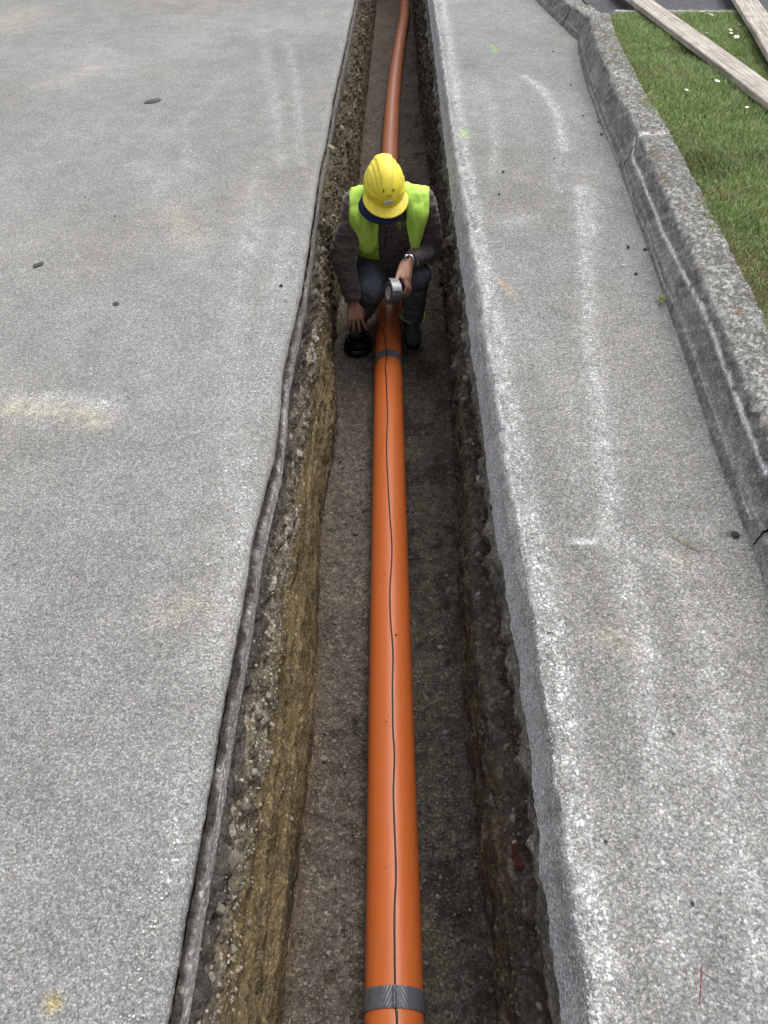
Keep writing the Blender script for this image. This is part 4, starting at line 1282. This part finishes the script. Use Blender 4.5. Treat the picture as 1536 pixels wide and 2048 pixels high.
shR, shL = at(712, 409, -.185), at(846, 405, -.185)
neck = at(771, 384, -.12)
chest = (shR + shL) / 2 + Vector((0, .04, -.10))
waist = Vector((-.045, 4.12, -.50)); pelvis = Vector((-.035, 4.24, -.66))
hipR, hipL = pelvis + Vector((-.095, 0, 0)), pelvis + Vector((.095, 0, 0))
elR, wrR = at(685, 512, -.44), at(706, 604, -.68)
elL, wrL = at(862, 497, -.46), at(814, 524, -.42)
knR, knL = at(742, 578, -.66), at(833, 552, -.57)
anR, anL = Vector((-.20, 4.10, -.96)), at(824, 636, -.93)
print('LIMBS', [(round(v.length, 2)) for v in (shR-elR, elR-wrR, shL-elL, elL-wrL, hipR-knR, hipL-knL, knR-anR, knL-anL, neck-pelvis)], anL, floor_z(4.0))

root = empty('person', (pelvis.x, 4.05, float(floor_z(4.05))))
ROFF = Vector(root.location)
tag(root, 'crouching worker in a yellow helmet, lime vest and dark fleece straddling the pipe', 'person')
def kid(o):
    """keep world place under the person empty"""
    o.parent = root; o.matrix_parent_inverse = Matrix.Translation(-ROFF); return o

def C_(a, b, r0, r1): return cap_mesh(a, b, r0, r1)
# head frame
u = Vector((.05, -.42, .90)).normalized()                    # crown direction
f = Vector((.16, -1, 0)); f = (f - u * f.dot(u)).normalized()    # facing
s = u.cross(f).normalized()
HM = Matrix((( s.x, f.x, u.x), (s.y, f.y, u.y), (s.z, f.z, u.z)))   # columns: side, face, up
head = at(768, 378, -.085)
def hl(x, y, z): return head + s * x + f * y + u * z
# hands ---------------------------------------------------------------
def finger(ps, r): return [C_(ps[i], ps[i+1], r[i], r[i+1]) for i in range(len(ps) - 1)]
hs = []
# right hand (image left): hanging, back of the hand to the front, fingers down and slightly spread
tipdir = (at(716, 676, -.87) - wrR).normalized()
latR = Vector((1, .15, .10)); latR = (latR - tipdir * latR.dot(tipdir)).normalized()      # thumb side
bk = tipdir.cross(latR).normalized()
if bk.y > 0: bk = -bk
def hr(l, w, n): return wrR + tipdir * l + latR * w + bk * n
hs += [C_(wrR - tipdir * .05, wrR + tipdir * .005, .031, .027), C_(hr(-.01, -.010, 0), hr(-.01, .012, 0), .021, .021)]
for w, kw in ((-.032, -.036), (-.011, -.013), (.011, .011), (.031, .034)):
    hs.append(C_(hr(.01, w * .55, 0), hr(.092, kw, .004), .0165, .0125))
hs += [C_(hr(.03, -.02, -.004), hr(.08, -.02, -.004), .015, .013), C_(hr(.03, .015, -.004), hr(.08, .02, -.004), .016, .014)]
for kw, L, sp, rr in ((-.036, .066, -.012, .0078), (-.013, .082, -.004, .0088), (.011, .088, .004, .0092), (.034, .080, .016, .0090)):
    a = hr(.090, kw, .004); b = hr(.090 + L * .48, kw + sp * .6, -.004); c = hr(.090 + L * .80, kw + sp, -.018); d = hr(.090 + L * .98, kw + sp * 1.1, -.034)
    hs += finger([a, b, c, d], [rr * 1.12, rr * 1.04, rr * .95, rr * .78])
hs += finger([hr(.025, .022, -.006), hr(.060, .046, -.020), hr(.090, .050, -.036), hr(.108, .044, -.048)], [.016, .0125, .0108, .0085])
# left hand (image right): holds the tape roll between thumb and curled fingers
rollC = at(786, 586, -.51)
ax = Vector((-.90, -.33, .18)).normalized()
H = lambda px, py, z: at(px, py, z)
kn = [H(806, 556, -.455), H(811, 555, -.46), H(815, 557, -.47), H(817, 561, -.485)]
hs += [C_(wrL + (elL - wrL).normalized() * .05, wrL, .030, .026)]
for i, k in enumerate(kn):
    hs.append(C_(wrL + Vector((-.012 + .008 * i, -.005, -.006 * i)), k, .020, .0135))
hs += [C_(wrL, (kn[1] + kn[2]) / 2, .024, .017)]
hs += finger([kn[0], H(814, 574, -.495), H(809, 586, -.525), H(799, 588, -.535)], [.0115, .0102, .0095, .0085])
hs += finger([kn[1], H(818, 577, -.51), H(812, 589, -.54), H(801, 592, -.548)], [.0118, .0105, .0095, .0085])
hs += finger([kn[2], H(821, 578, -.53), H(816, 590, -.56), H(806, 594, -.57)], [.0115, .010, .009, .008])
hs += finger([kn[3], H(821, 577, -.545), H(817, 587, -.57), H(810, 592, -.58)], [.010, .009, .008, .0072])
hs += finger([wrL + Vector((-.022, -.012, -.005)), H(797, 548, -.442), H(793, 561, -.455), H(795, 569, -.468)], [.0185, .0135, .0115, .0092])
# full continuous body (mostly under the clothes)
B = hs + [
    C_(elR, wrR, .038, .027), C_(shR, elR, .046, .038), C_(elL, wrL, .038, .027), C_(shL, elL, .046, .038),
    C_(shR, shL, .048, .048), C_(neck, chest, .055, .10), C_(chest + Vector((-.07, 0, 0)), waist + Vector((-.05, 0, 0)), .10, .10), C_(chest + Vector((.07, 0, 0)), waist + Vector((.05, 0, 0)), .10, .10),
    C_(waist, pelvis, .12, .12), C_(hipR, knR, .078, .052), C_(hipL, knL, .078, .052),
    C_(knR, anR, .050, .034), C_(knL, anL, .050, .034),
    C_(anR, anR + Vector((.0, -.12, -.065)), .031, .020), C_(anL, anL + Vector((0, -.12, -.070)), .031, .020),
    C_(neck + Vector((0, .02, -.02)), head - u * .06 - f * .02, .058, .055),
    ell_mesh(head + u * .02, (.074, .094, .10), HM), ell_mesh(head + f * .025 - u * .06, (.058, .066, .062), HM),
    ell_mesh(hl(0, .085, -.105), (.026, .020, .020), HM),                                   # chin
    C_(hl(0, .088, -.015), hl(0, .108, -.052), .009, .014), C_(hl(-.013, .096, -.054), hl(.013, .096, -.054), .008, .008),   # nose
    C_(hl(-.022, .090, -.078), hl(.022, .090, -.078), .008, .008), C_(hl(-.019, .088, -.090), hl(.019, .088, -.090), .008, .008),  # lips
    C_(hl(-.045, .078, .004), hl(-.012, .090, .002), .010, .010), C_(hl(.012, .090, .002), hl(.045, .078, .004), .010, .010),      # brow
    ell_mesh(hl(-.078, -.005, -.030), (.009, .019, .033), HM), ell_mesh(hl(.078, -.005, -.030), (.009, .019, .033), HM)]           # ears
P, N, Fq = remesh(B, .0042, 3, .4)
body = kid(mesh_obj('body', P, Fq, M_SKIN))
for sg in (-1, 1):
    v, fc = ell_mesh(hl(sg * .031, .082, -.018), (.012, .010, .011), HM, 12, 8)
    e = mesh_obj('eye', v, fc, m_simple('eye_white', (.7, .68, .65), .3, .5)); kid(e)
v, fc = merge([ell_mesh(hl(0, -.012, .030), (.079, .094, .086), HM, 24, 14), ell_mesh(hl(0, -.05, -.02), (.070, .058, .062), HM, 20, 12)])
kid(mesh_obj('hair', v, fc, m_simple('dark_hair', (.02, .014, .010), .7, .3, 200, .4)))

# fleece jacket
up_ = Vector((0, 0, 1))
nb_ = neck + Vector((0, .02, -.045))
J = [C_(nb_, shR, .088, .070), C_(nb_, shL, .088, .070), C_(neck + Vector((0, .03, -.03)), chest, .075, .13),
     C_(shR + Vector((.01, 0, 0)), elR, .075, .068), C_(elR, wrR, .062, .045), C_(shL + Vector((-.01, 0, 0)), elL, .076, .070), C_(elL, wrL + (elL - wrL) * .10, .063, .044),
     C_(chest + Vector((-.085, 0, 0)), waist + Vector((-.065, 0, 0)), .115, .12), C_(chest + Vector((.085, 0, 0)), waist + Vector((.065, 0, 0)), .115, .12),
     C_(chest, waist, .13, .13), C_(waist, pelvis + Vector((0, 0, .03)), .15, .15)]
cuffR = wrR + (elR - wrR).normalized() * .012
cuffL = wrL + (elL - wrL).normalized() * .035
dR, dL = (elR - wrR).normalized(), (elL - wrL).normalized()
def cut_cuffs(P, N):
    nR = np.linalg.norm(P - np.array(wrR), axis=1) < .085; nL = np.linalg.norm(P - np.array(wrL), axis=1) < .085
    a = (P - np.array(cuffR)) @ np.array(dR) < 0; b = (P - np.array(cuffL)) @ np.array(dL) < 0
    return ~((nR & a) | (nL & b))
jk = kid(cloth_obj('fleece_jacket', J, .0075, 8, M_FLEECE, None, .015, 11, (.9, .9, 2.0), cut_cuffs))
# rolled hems at the cuffs
def loop(name, c, axis, r, rr, mat, n=36, seg=8, squash=1.0, jit=0):
    axis = Vector(axis).normalized(); a = axis.cross(Vector((0, 0, 1))).normalized(); b = axis.cross(a)
    pts = [Vector(c) + a * math.cos(2*math.pi*k/n) * r * (1 + jit * math.sin(3 * k)) + b * math.sin(2*math.pi*k/n) * r * squash + axis * jit * .5 * math.sin(k) * r for k in range(n + 1)]
    return tube(name, pts, rr, mat, None, seg, close=False)
kid(loop('cuff', cuffR, dR, .040, .007, M_FLEECE)); kid(loop('cuff', cuffL, dL, .038, .007, M_FLEECE))
kid(loop('collar', neck + Vector((0, -.01, .005)), (neck - chest), .066, .016, M_FLEECE))

# trousers
T = [C_(knR + Vector((0, 0, .012)), knR + (hipR - knR) * .4, .088, .098), C_(hipR + Vector((.02, .01, 0)), hipL + Vector((-.02, .01, 0)), .135, .135), C_(hipR, knR, .105, .082), C_(hipL, knL, .105, .080),
     C_(knR, knR, .084, .084), C_(knR, anR, .078, .062), C_(knL, anL + up_ * .0, .074, .062)]
def cut_t(P, N):
    return ~((P[:, 2] < anL.z - .012) & (P[:, 0] > .02)) & ~((P[:, 2] < anR.z + .02) & (P[:, 0] < -.05))
kid(cloth_obj('trousers', T, .0075, 8, M_TROUS, None, .011, 11, (1, 1, 1.3), cut_t))
# lime piping round the trouser hem, with a wavy lower edge
hemL = anL + Vector((0, -.005, .012))
pts = []
for k in range(41):
    a = 2 * math.pi * k / 40
    pts.append(hemL + Vector((.075 * math.cos(a), .075 * math.sin(a), .020 * math.sin(2 * a + .6) + .008 * math.sin(3 * a))))
kid(tube('hem_piping', pts, .0048, M_LIME, None, 8, False))
pts = [knL + (hemL - knL) * t + Vector((-.058 - .004 * math.sin(t * 9), -.03, 0)) for t in np.linspace(.72, 1.0, 8)]
kid(tube('hem_piping', pts, .0045, M_LIME, None, 8))
kid(cloth_obj('sock', [C_(anL + Vector((0, 0, .04)), anL + Vector((0, -.03, -.02)), .056, .054)], .006, 2, M_MAROON, None, .001))
# boots
def boot(an, yaw, label=None):
    gz = float(floor_z(an.y)) + .022
    D = Vector((math.sin(yaw), -math.cos(yaw), 0)); Sx = Vector((math.cos(yaw), math.sin(yaw), 0))
    def q(x, y, z): v = an + Sx * x + D * y; return Vector((v.x, v.y, gz + z))
    r = [C_(q(0, -.02, .11), q(0, -.035, .05), .050, .042), C_(q(0, -.03, .045), q(.0, .10, .048), .040, .044), C_(q(-.008, .10, .045), q(-.006, .155, .040), .046, .040), C_(q(.010, .10, .042), q(.010, .150, .038), .044, .036), C_(q(0, .0, .105), q(0, .09, .066), .044, .038)]
    o = kid(cloth_obj('boot', r, .0055, 5, M_BOOT, None, .0018, 40))
    V = []; n = 40
    for zz in (0.0, .024):
        for k in range(n):
            a = 2 * math.pi * k / n
            y = .06 + .128 * math.cos(a); w = (.048 if math.cos(a) > 0 else .040) * (1 - .12 * math.exp(-((y - .04) / .03) ** 2))
            V.append(q(w * math.copysign(abs(math.sin(a)) ** .8, math.sin(a)), y, zz - .018)[:])
    Fc = [(k, (k + 1) % n, n + (k + 1) % n, n + k) for k in range(n)] + [tuple(range(n))[::-1], tuple(range(n, 2 * n))]
    so = mesh_obj('sole', V, Fc, M_SOLE, smooth=False); so.parent = o
    # laces across the instep
    for i in range(4):
        y = .035 + i * .022; z = .108 - i * .011
        la = tube('lace', [q(-.030, y, z - .012), q(0, y + .004, z + .002), q(.030, y, z - .012)], .0028, M_BLACK, None, 6); la.parent = o
    return o
boot(anL, .05); boot(anR, -.12)

# hi-vis vest: torso shell with open front and arm holes
tz = (neck - pelvis).normalized(); tx = Vector((1, -.03, .02)); tx = (tx - tz * tx.dot(tz)).normalized(); ty = tz.cross(tx)
if ty.y > 0: fr_ = ty
else: fr_ = ty
fr_ = -ty if ty.y > 0 else ty                       # points to the camera side
Vs = [C_(nb_, shR + Vector((.005, 0, 0)), .102, .083), C_(nb_, shL + Vector((-.005, 0, 0)), .102, .083), C_(neck + Vector((0, .03, -.03)), chest, .085, .146), C_(shR + Vector((.03, -.035, -.04)), chest + Vector((-.13, -.05, -.09)), .085, .085), C_(shL + Vector((-.03, -.035, -.04)), chest + Vector((.13, -.05, -.09)), .085, .085),
      C_(chest + Vector((-.095, 0, 0)), waist + Vector((-.080, 0, 0)), .128, .135), C_(chest + Vector((.095, 0, 0)), waist + Vector((.080, 0, 0)), .128, .135),
      C_(chest, waist, .146, .146)]
mid = (shR + shL) / 2
def vest_cut(P, N):
    Q = P - np.array(mid)
    x = Q @ np.array(tx); z = Q @ np.array(tz); y = Q @ np.array(fr_)
    front = (N @ np.array(fr_) > .15)
    arm = (np.abs(x) > .212 - .30 * np.clip(-z + .02, 0, .22)) & (z > -.20)
    x0 = -.055 + .30 * np.clip(-z - .12, 0, .08) * 0 - .0 * z; x1 = .088 + .28 * np.clip(-z - .03, 0, 1)
    opening = front & (x > x0) & (x < x1)
    neckhole = (z > .02) & (np.abs(x) < .07) & (y > -.02)
    neckhole |= (np.linalg.norm(P - np.array(neck + up_ * .02), axis=1) < .085)
    bottom = (z < -.31) & (x < 0) | (z < -.24) & (x >= 0)
    return ~(arm | opening | neckhole | bottom)
vest = kid(cloth_obj('hi_vis_vest', Vs, .0065, 10, M_VEST, None, .010, 8, (2.1, 1, .45), vest_cut, 0, 10))
sm = vest.modifiers.new('thick', 'SOLIDIFY'); sm.thickness = .003
# grey reflective scrap at the lower hem on each side
for px, py, z in ((718, 497, -.42), (838, 474, -.34)):
    p = at(px, py, z); v, fc = ell_mesh(p, (.014, .010, .007), None, 12, 8); kid(mesh_obj('reflective_tab', v, fc, M_REFL))
# lime drawstring loop hanging from the left panel
pp = [at(x, y, -.43) for x, y in ((712, 503), (722, 504), (730, 502), (737, 498), (741, 501), (737, 505), (733, 502))]
kid(tube('drawstring', catmull(pp, 5), .003, M_VEST, None, 6))
# zip
def on_jacket(px, py):
    """first hit of the camera ray on the jacket"""
    d = (at(px, py, -1.0) - Vector((0, 0, CAM_Z))).normalized()
    dg = bpy.context.evaluated_depsgraph_get()
    return JT.ray_cast(Vector((0, 0, CAM_Z)), d)
from mathutils.bvhtree import BVHTree
JT = BVHTree.FromPolygons([v.co[:] for v in jk.data.vertices], [tuple(p.vertices) for p in jk.data.polygons])
zp = []
for k in range(14):
    h_ = on_jacket(774.5 - .35 * k, 440 + k * 4.2)
    if h_[0] is not None: zp.append(h_[0] + h_[1] * .002)
if len(zp) > 3:
    kid(tube('zip', zp, .0035, M_BLACK, None, 6))
    zz_ = zp[2]; kid(tube('zip_pull', [zz_ + Vector((0, -.004, 0)), zz_ + Vector((.002, -.008, -.018))], .0022, M_STEEL, None, 6))
# embroidered mark and lettering on the chest
def text_mesh(body_, size):
    cu = bpy.data.curves.new('t', 'FONT'); cu.body = body_; cu.size = size; cu.extrude = .0006; cu.align_x = 'LEFT'
    o = bpy.data.objects.new('t', cu); SC.collection.objects.link(o)
    me = bpy.data.meshes.new_from_object(o.evaluated_get(bpy.context.evaluated_depsgraph_get()))
    V = [v.co[:] for v in me.vertices]; Fc = [tuple(p.vertices) for p in me.polygons]
    bpy.data.objects.remove(o); return V, Fc
h_ = on_jacket(799, 450); h2 = on_jacket(811, 448)
if h_[0] is not None and h2[0] is not None:
    e1 = (h2[0] - h_[0]).normalized(); nn = h_[1]; e2 = nn.cross(e1).normalized(); e1 = e2.cross(nn).normalized()
    c = h_[0] + nn * .004
    arc = [c + e1 * .0115 * math.cos(a) + e2 * .015 * math.sin(a) for a in np.linspace(.9, 5.4, 22)]
    lg = kid(tube('chest_emblem', arc, .0018, M_GREENLOGO, None, 6))
    arc2 = [c + e1 * (.0055 * math.cos(a)) + e2 * (.008 * math.sin(a) + .001) for a in np.linspace(-1.2, 3.9, 14)]
    l2 = tube('emblem_leaf', arc2, .0015, M_GREENLOGO, None, 6); l2.parent = lg
    V, Fc = text_mesh('stap', .017)
    h3 = on_jacket(815, 450); nn3 = h3[1] if h3[0] is not None else nn
    c3_ = c + e1 * .018 - e2 * .004 + nn * .003
    V = [(c3_ + e1 * v[0] + e2 * v[1] + nn * v[2])[:] for v in V]
    kid(mesh_obj('chest_lettering', V, Fc, M_PALELOGO, smooth=False))
# watch
wc = wrL + dL * .018
w = kid(loop('wristwatch', wc, dL, .034, .0075, M_STEEL, 30, 8))
wt = wc + Vector((-.012, -.014, .030)); v, fc = cap_mesh(wt, wt + (wt - wc).normalized() * .004, .016, .015)
ws = mesh_obj('watch_case', v, fc, M_STEEL); ws.parent = w

# ---------------------------------------------------------------- helmet
def helmet():
    r = empty('helmet', (0, 0, 0)); kid(r); r.matrix_parent_inverse = Matrix.Translation(-ROFF)
    hc = head + u * .022 + f * .004
    def W(x, y, z): return (hc + s * x + f * y + u * z)[:]
    na, nb = 96, 44
    V, Fc = [], []
    def outline(a):
        # horizontal radius of the shell rim in direction a (0 = front)
        x, y = math.sin(a), math.cos(a)
        rx, ry = .102, .138
        return 1 / math.sqrt((x / rx) ** 2 + (y / ry) ** 2)
    for j in range(nb + 1):
        t = j / nb                                  # 0 crown, 1 rim
        for k in range(na):
            a = 2 * math.pi * k / na
            th = t * math.pi / 2
            R = outline(a) * math.sin(th) ** .92
            z = .142 * math.cos(th) ** .86
            x, y = math.sin(a) * R, math.cos(a) * R
            # raised central ridge running front to back, narrowing towards the front
            wdt = .036 - .010 * (y / .13)
            rdg = .0085 * float(sst(0, 1, (wdt + .004 - abs(x)) / .006)) * float(sst(1.0, .86, t)) if y > -.09 else 0
            if y > .0 and t > .80: rdg *= float(sst(.93, .86, t))
            # side grooves
            g1 = -.0045 * math.exp(-((abs(x) - .064 - .010 * (-y / .1)) / .0040) ** 2) * float(sst(.98, .88, t)) * float(sst(.25, .45, t))
            # swelling along the lower sides
            g2 = .0050 * math.exp(-((t - .88 + .05 * math.cos(a)) / .022) ** 2) * float(sst(.3, .7, abs(math.sin(a))))
            nrm = Vector((x, y, z * .9)).normalized() * (rdg + g1 + g2)
            V.append(W(x + nrm.x, y + nrm.y, z + nrm.z))
    for j in range(nb):
        for k in range(na):
            q = (k + 1) % na; Fc.append((j*na + k, (j+1)*na + k, (j+1)*na + q, j*na + q))
    # flange
    base = len(V)
    rows = [(.001, -.004), (.004, -.007), (.005, -.010), (.001, -.011), (-.006, -.008)]
    for (dr, dz) in rows:
        for k in range(na):
            a = 2 * math.pi * k / na; R = outline(a) + dr; V.append(W(math.sin(a) * R, math.cos(a) * R, dz))
    for j in range(len(rows)):
        b0 = nb * na if j == 0 else base + (j - 1) * na; b1 = base + j * na
        for k in range(na):
            q = (k + 1) % na; Fc.append((b0 + k, b1 + k, b1 + q, b0 + q))
    sh = mesh_obj('shell', V, Fc, M_HELM); sh.parent = r
    # visor: a curved peak spreading from the front third of the rim
    V, Fc = [], []; n = 48; m = 9
    for side in (0, 1):
        for j in range(m + 1):
            for k in range(n + 1):
                a = lerp(-1.45, 1.45, k / n); ex = .046 * max(0, math.cos(a * 1.06)) ** .75
                R = outline(a) - .002 + (ex + .004) * j / m
                z = -.002 - .016 * (j / m) ** 1.3 - (.0035 if side else 0) - .006 * (1 - math.cos(a)) 
                V.append(W(math.sin(a) * R, math.cos(a) * R, z))
    st = (n + 1); L = (m + 1) * st
    for j in range(m):
        for k in range(n):
            q = j * st + k
            Fc.append((q, q + st, q + st + 1, q + 1)); Fc.append((L + q, L + q + 1, L + q + st + 1, L + q + st))
    for k in range(n):
        q = m * st + k; Fc.append((q, L + q, L + q + 1, q + 1))
    vs = mesh_obj('visor', V, Fc, M_HELM); vs.parent = r
    # vents, label and slots laid on the shell, placed by direction a and height t
    def sp(a, t, lift=0.0):
        th = t * math.pi / 2; R = outline(a) * math.sin(th) ** .92
        v = Vector((math.sin(a) * R, math.cos(a) * R, .142 * math.cos(th) ** .86))
        return v + Vector((v.x, v.y, v.z * .9)).normalized() * lift
    def deco(name, a, t, rx, ry, mat, lift=.0065, box=False, dx=0, dy=0, parent=sh):
        p = sp(a, t); tx_ = (sp(a + .02, t) - sp(a - .02, t)).normalized(); ty_ = (sp(a, t - .02) - sp(a, t + .02)).normalized()
        n_ = tx_.cross(ty_).normalized()
        if n_.dot(p) < 0: n_ = -n_
        prof = [(-1, -.75), (-.9, -1), (.9, -1), (1, -.75), (1, .75), (.9, 1), (-.9, 1), (-1, .75)] if box else [(math.cos(g), math.sin(g)) for g in np.linspace(0, 2*math.pi, 17)[:-1]]
        V = []; k_ = len(prof)
        for dz in (lift - .002, lift + .0010):
            for (q1, q2) in prof: V.append(W(*(p + tx_ * (dx + q1 * rx) + ty_ * (dy + q2 * ry) + n_ * dz)))
        Fc = [(i, (i + 1) % k_, k_ + (i + 1) % k_, k_ + i) for i in range(k_)] + [tuple(range(k_, 2*k_)), tuple(range(k_))[::-1]]
        o = mesh_obj(name, V, Fc, mat, smooth=False); o.parent = parent; return o
    for sg in (-1, 1): deco('vent', sg * .20, .60, .0024, .0080, M_DARK, .0100)
    for i in range(5): deco('vent', 0, .70, .0016, .0022, M_DARK, .0098, dx=-.011 + .0055 * i)
    lb = deco('helmet_label', 0, .85, .021, .0100, M_WHITE, .0088, True)
    deco('label_dot', 0, .855, .0028, .0034, M_DARK, .0102, dx=-.0105)
    deco('label_print', 0, .855, .0075, .0011, m_simple('label_ink', (.12, .12, .12), .6), .0102, True, dx=.004)
    deco('label_print', 0, .855, .0012, .0020, m_simple('label_red', (.35, .05, .05), .6), .0102, True, dx=.0155, dy=.002)
    for sg in (-1, 1): deco('side_slot', sg * 1.5, .86, .012, .0016, M_DARK, .004)
    return r, W, outline
hel, HW, HOUT = helmet()
# navy cap worn under the helmet: band and peak showing below the visor on one side
V, Fc = [], []; n = 40; m = 6
for side in (0, 1):
    for j in range(m + 1):
        for k in range(n + 1):
            a = lerp(-1.5, 1.2, k / n); R = .106 + .080 * (j / m) * max(0, math.cos((a + .15) * 1.05)) ** .6
            V.append((hl(0, 0, 0) + s * (math.sin(a) * R * .88 - .012) + f * (math.cos(a) * R) + u * (.004 - .045 * (j / m) ** 1.2 - .004 * side - .012 * (1 - math.cos(a))))[:])
st = n + 1; L = (m + 1) * st
for j in range(m):
    for k in range(n):
        q = j * st + k; Fc.append((q, q + st, q + st + 1, q + 1)); Fc.append((L + q, L + q + 1, L + q + st + 1, L + q + st))
for k in range(n):
    q = m * st + k; Fc.append((q, L + q, L + q + 1, q + 1))
kid(mesh_obj('cap_peak', V, Fc, M_NAVY))

# ---------------------------------------------------------------- roll of tape in the left hand
M_CARD = m_simple('roll_core_card', (.50, .43, .42), .8, .2)
M_FOIL = m_simple('silver_tape_face', (.30, .31, .33), .28, .7, 60, .4, .0008, 120)
r = empty('tape_roll', rollC)
RO, RI, HWD = .060, .034, .027
a_ = ax.cross(Vector((0, 0, 1))).normalized(); b_ = ax.cross(a_)
def ringpart(name, prof, mat, seg=64, parent=r):
    V, Fc = [], []; n = len(prof)
    for (l, rr) in prof:
        for k in range(seg):
            g = 2 * math.pi * k / seg; V.append((ax * l + a_ * rr * math.cos(g) + b_ * rr * math.sin(g))[:])
    for i in range(n):
        i2 = (i + 1) % n
        for k in range(seg):
            q = (k + 1) % seg; Fc.append((i*seg + k, i2*seg + k, i2*seg + q, i*seg + q))
    return mesh_obj(name, V, Fc, mat, parent=parent)
ringpart('tape_layers', [(-HWD, RI), (-HWD, RO - .001), (-HWD + .002, RO), (HWD - .002, RO), (HWD, RO - .001), (HWD, RI)], M_TAPE)
ringpart('cardboard_core', [(-HWD - .0005, RI - .004), (-HWD - .0005, RI), (HWD + .0005, RI), (HWD + .0005, RI - .004)], M_CARD)
# loose printed label inside the core
V = []
for k in range(13):
    g = lerp(2.2, 5.6, k / 12); V.append((ax * .022 + a_ * (RI - .006) * math.cos(g) + b_ * (RI - .006) * math.sin(g))[:])
V.append((ax * .020)[:])
mesh_obj('core_label', V, [(13, k, k + 1) for k in range(12)], M_WHITE, parent=r, smooth=False)
# free end of the tape peeled up from the roll
V, Fc = [], []
for k in range(15):
    g = lerp(0, 1.0, k / 14)
    base = b_ * 0
    rr = RO + .0025 + .016 * max(0, g - .45) ** 1.5 * 2
    ang = lerp(-2.5, -1.0, g)
    for l in (-HWD * .95, HWD * .95):
        V.append((ax * l + a_ * rr * math.cos(ang) + b_ * rr * math.sin(ang))[:])
for k in range(14): Fc.append((2*k, 2*k + 1, 2*k + 3, 2*k + 2))
mesh_obj('loose_end', V, Fc, M_FOIL, parent=r)
tag(r, 'roll of grey tape held in the left hand of the worker above the pipe', 'tape roll')
print('BODY', len(body.data.polygons), len(jk.data.polygons), len(vest.data.polygons))
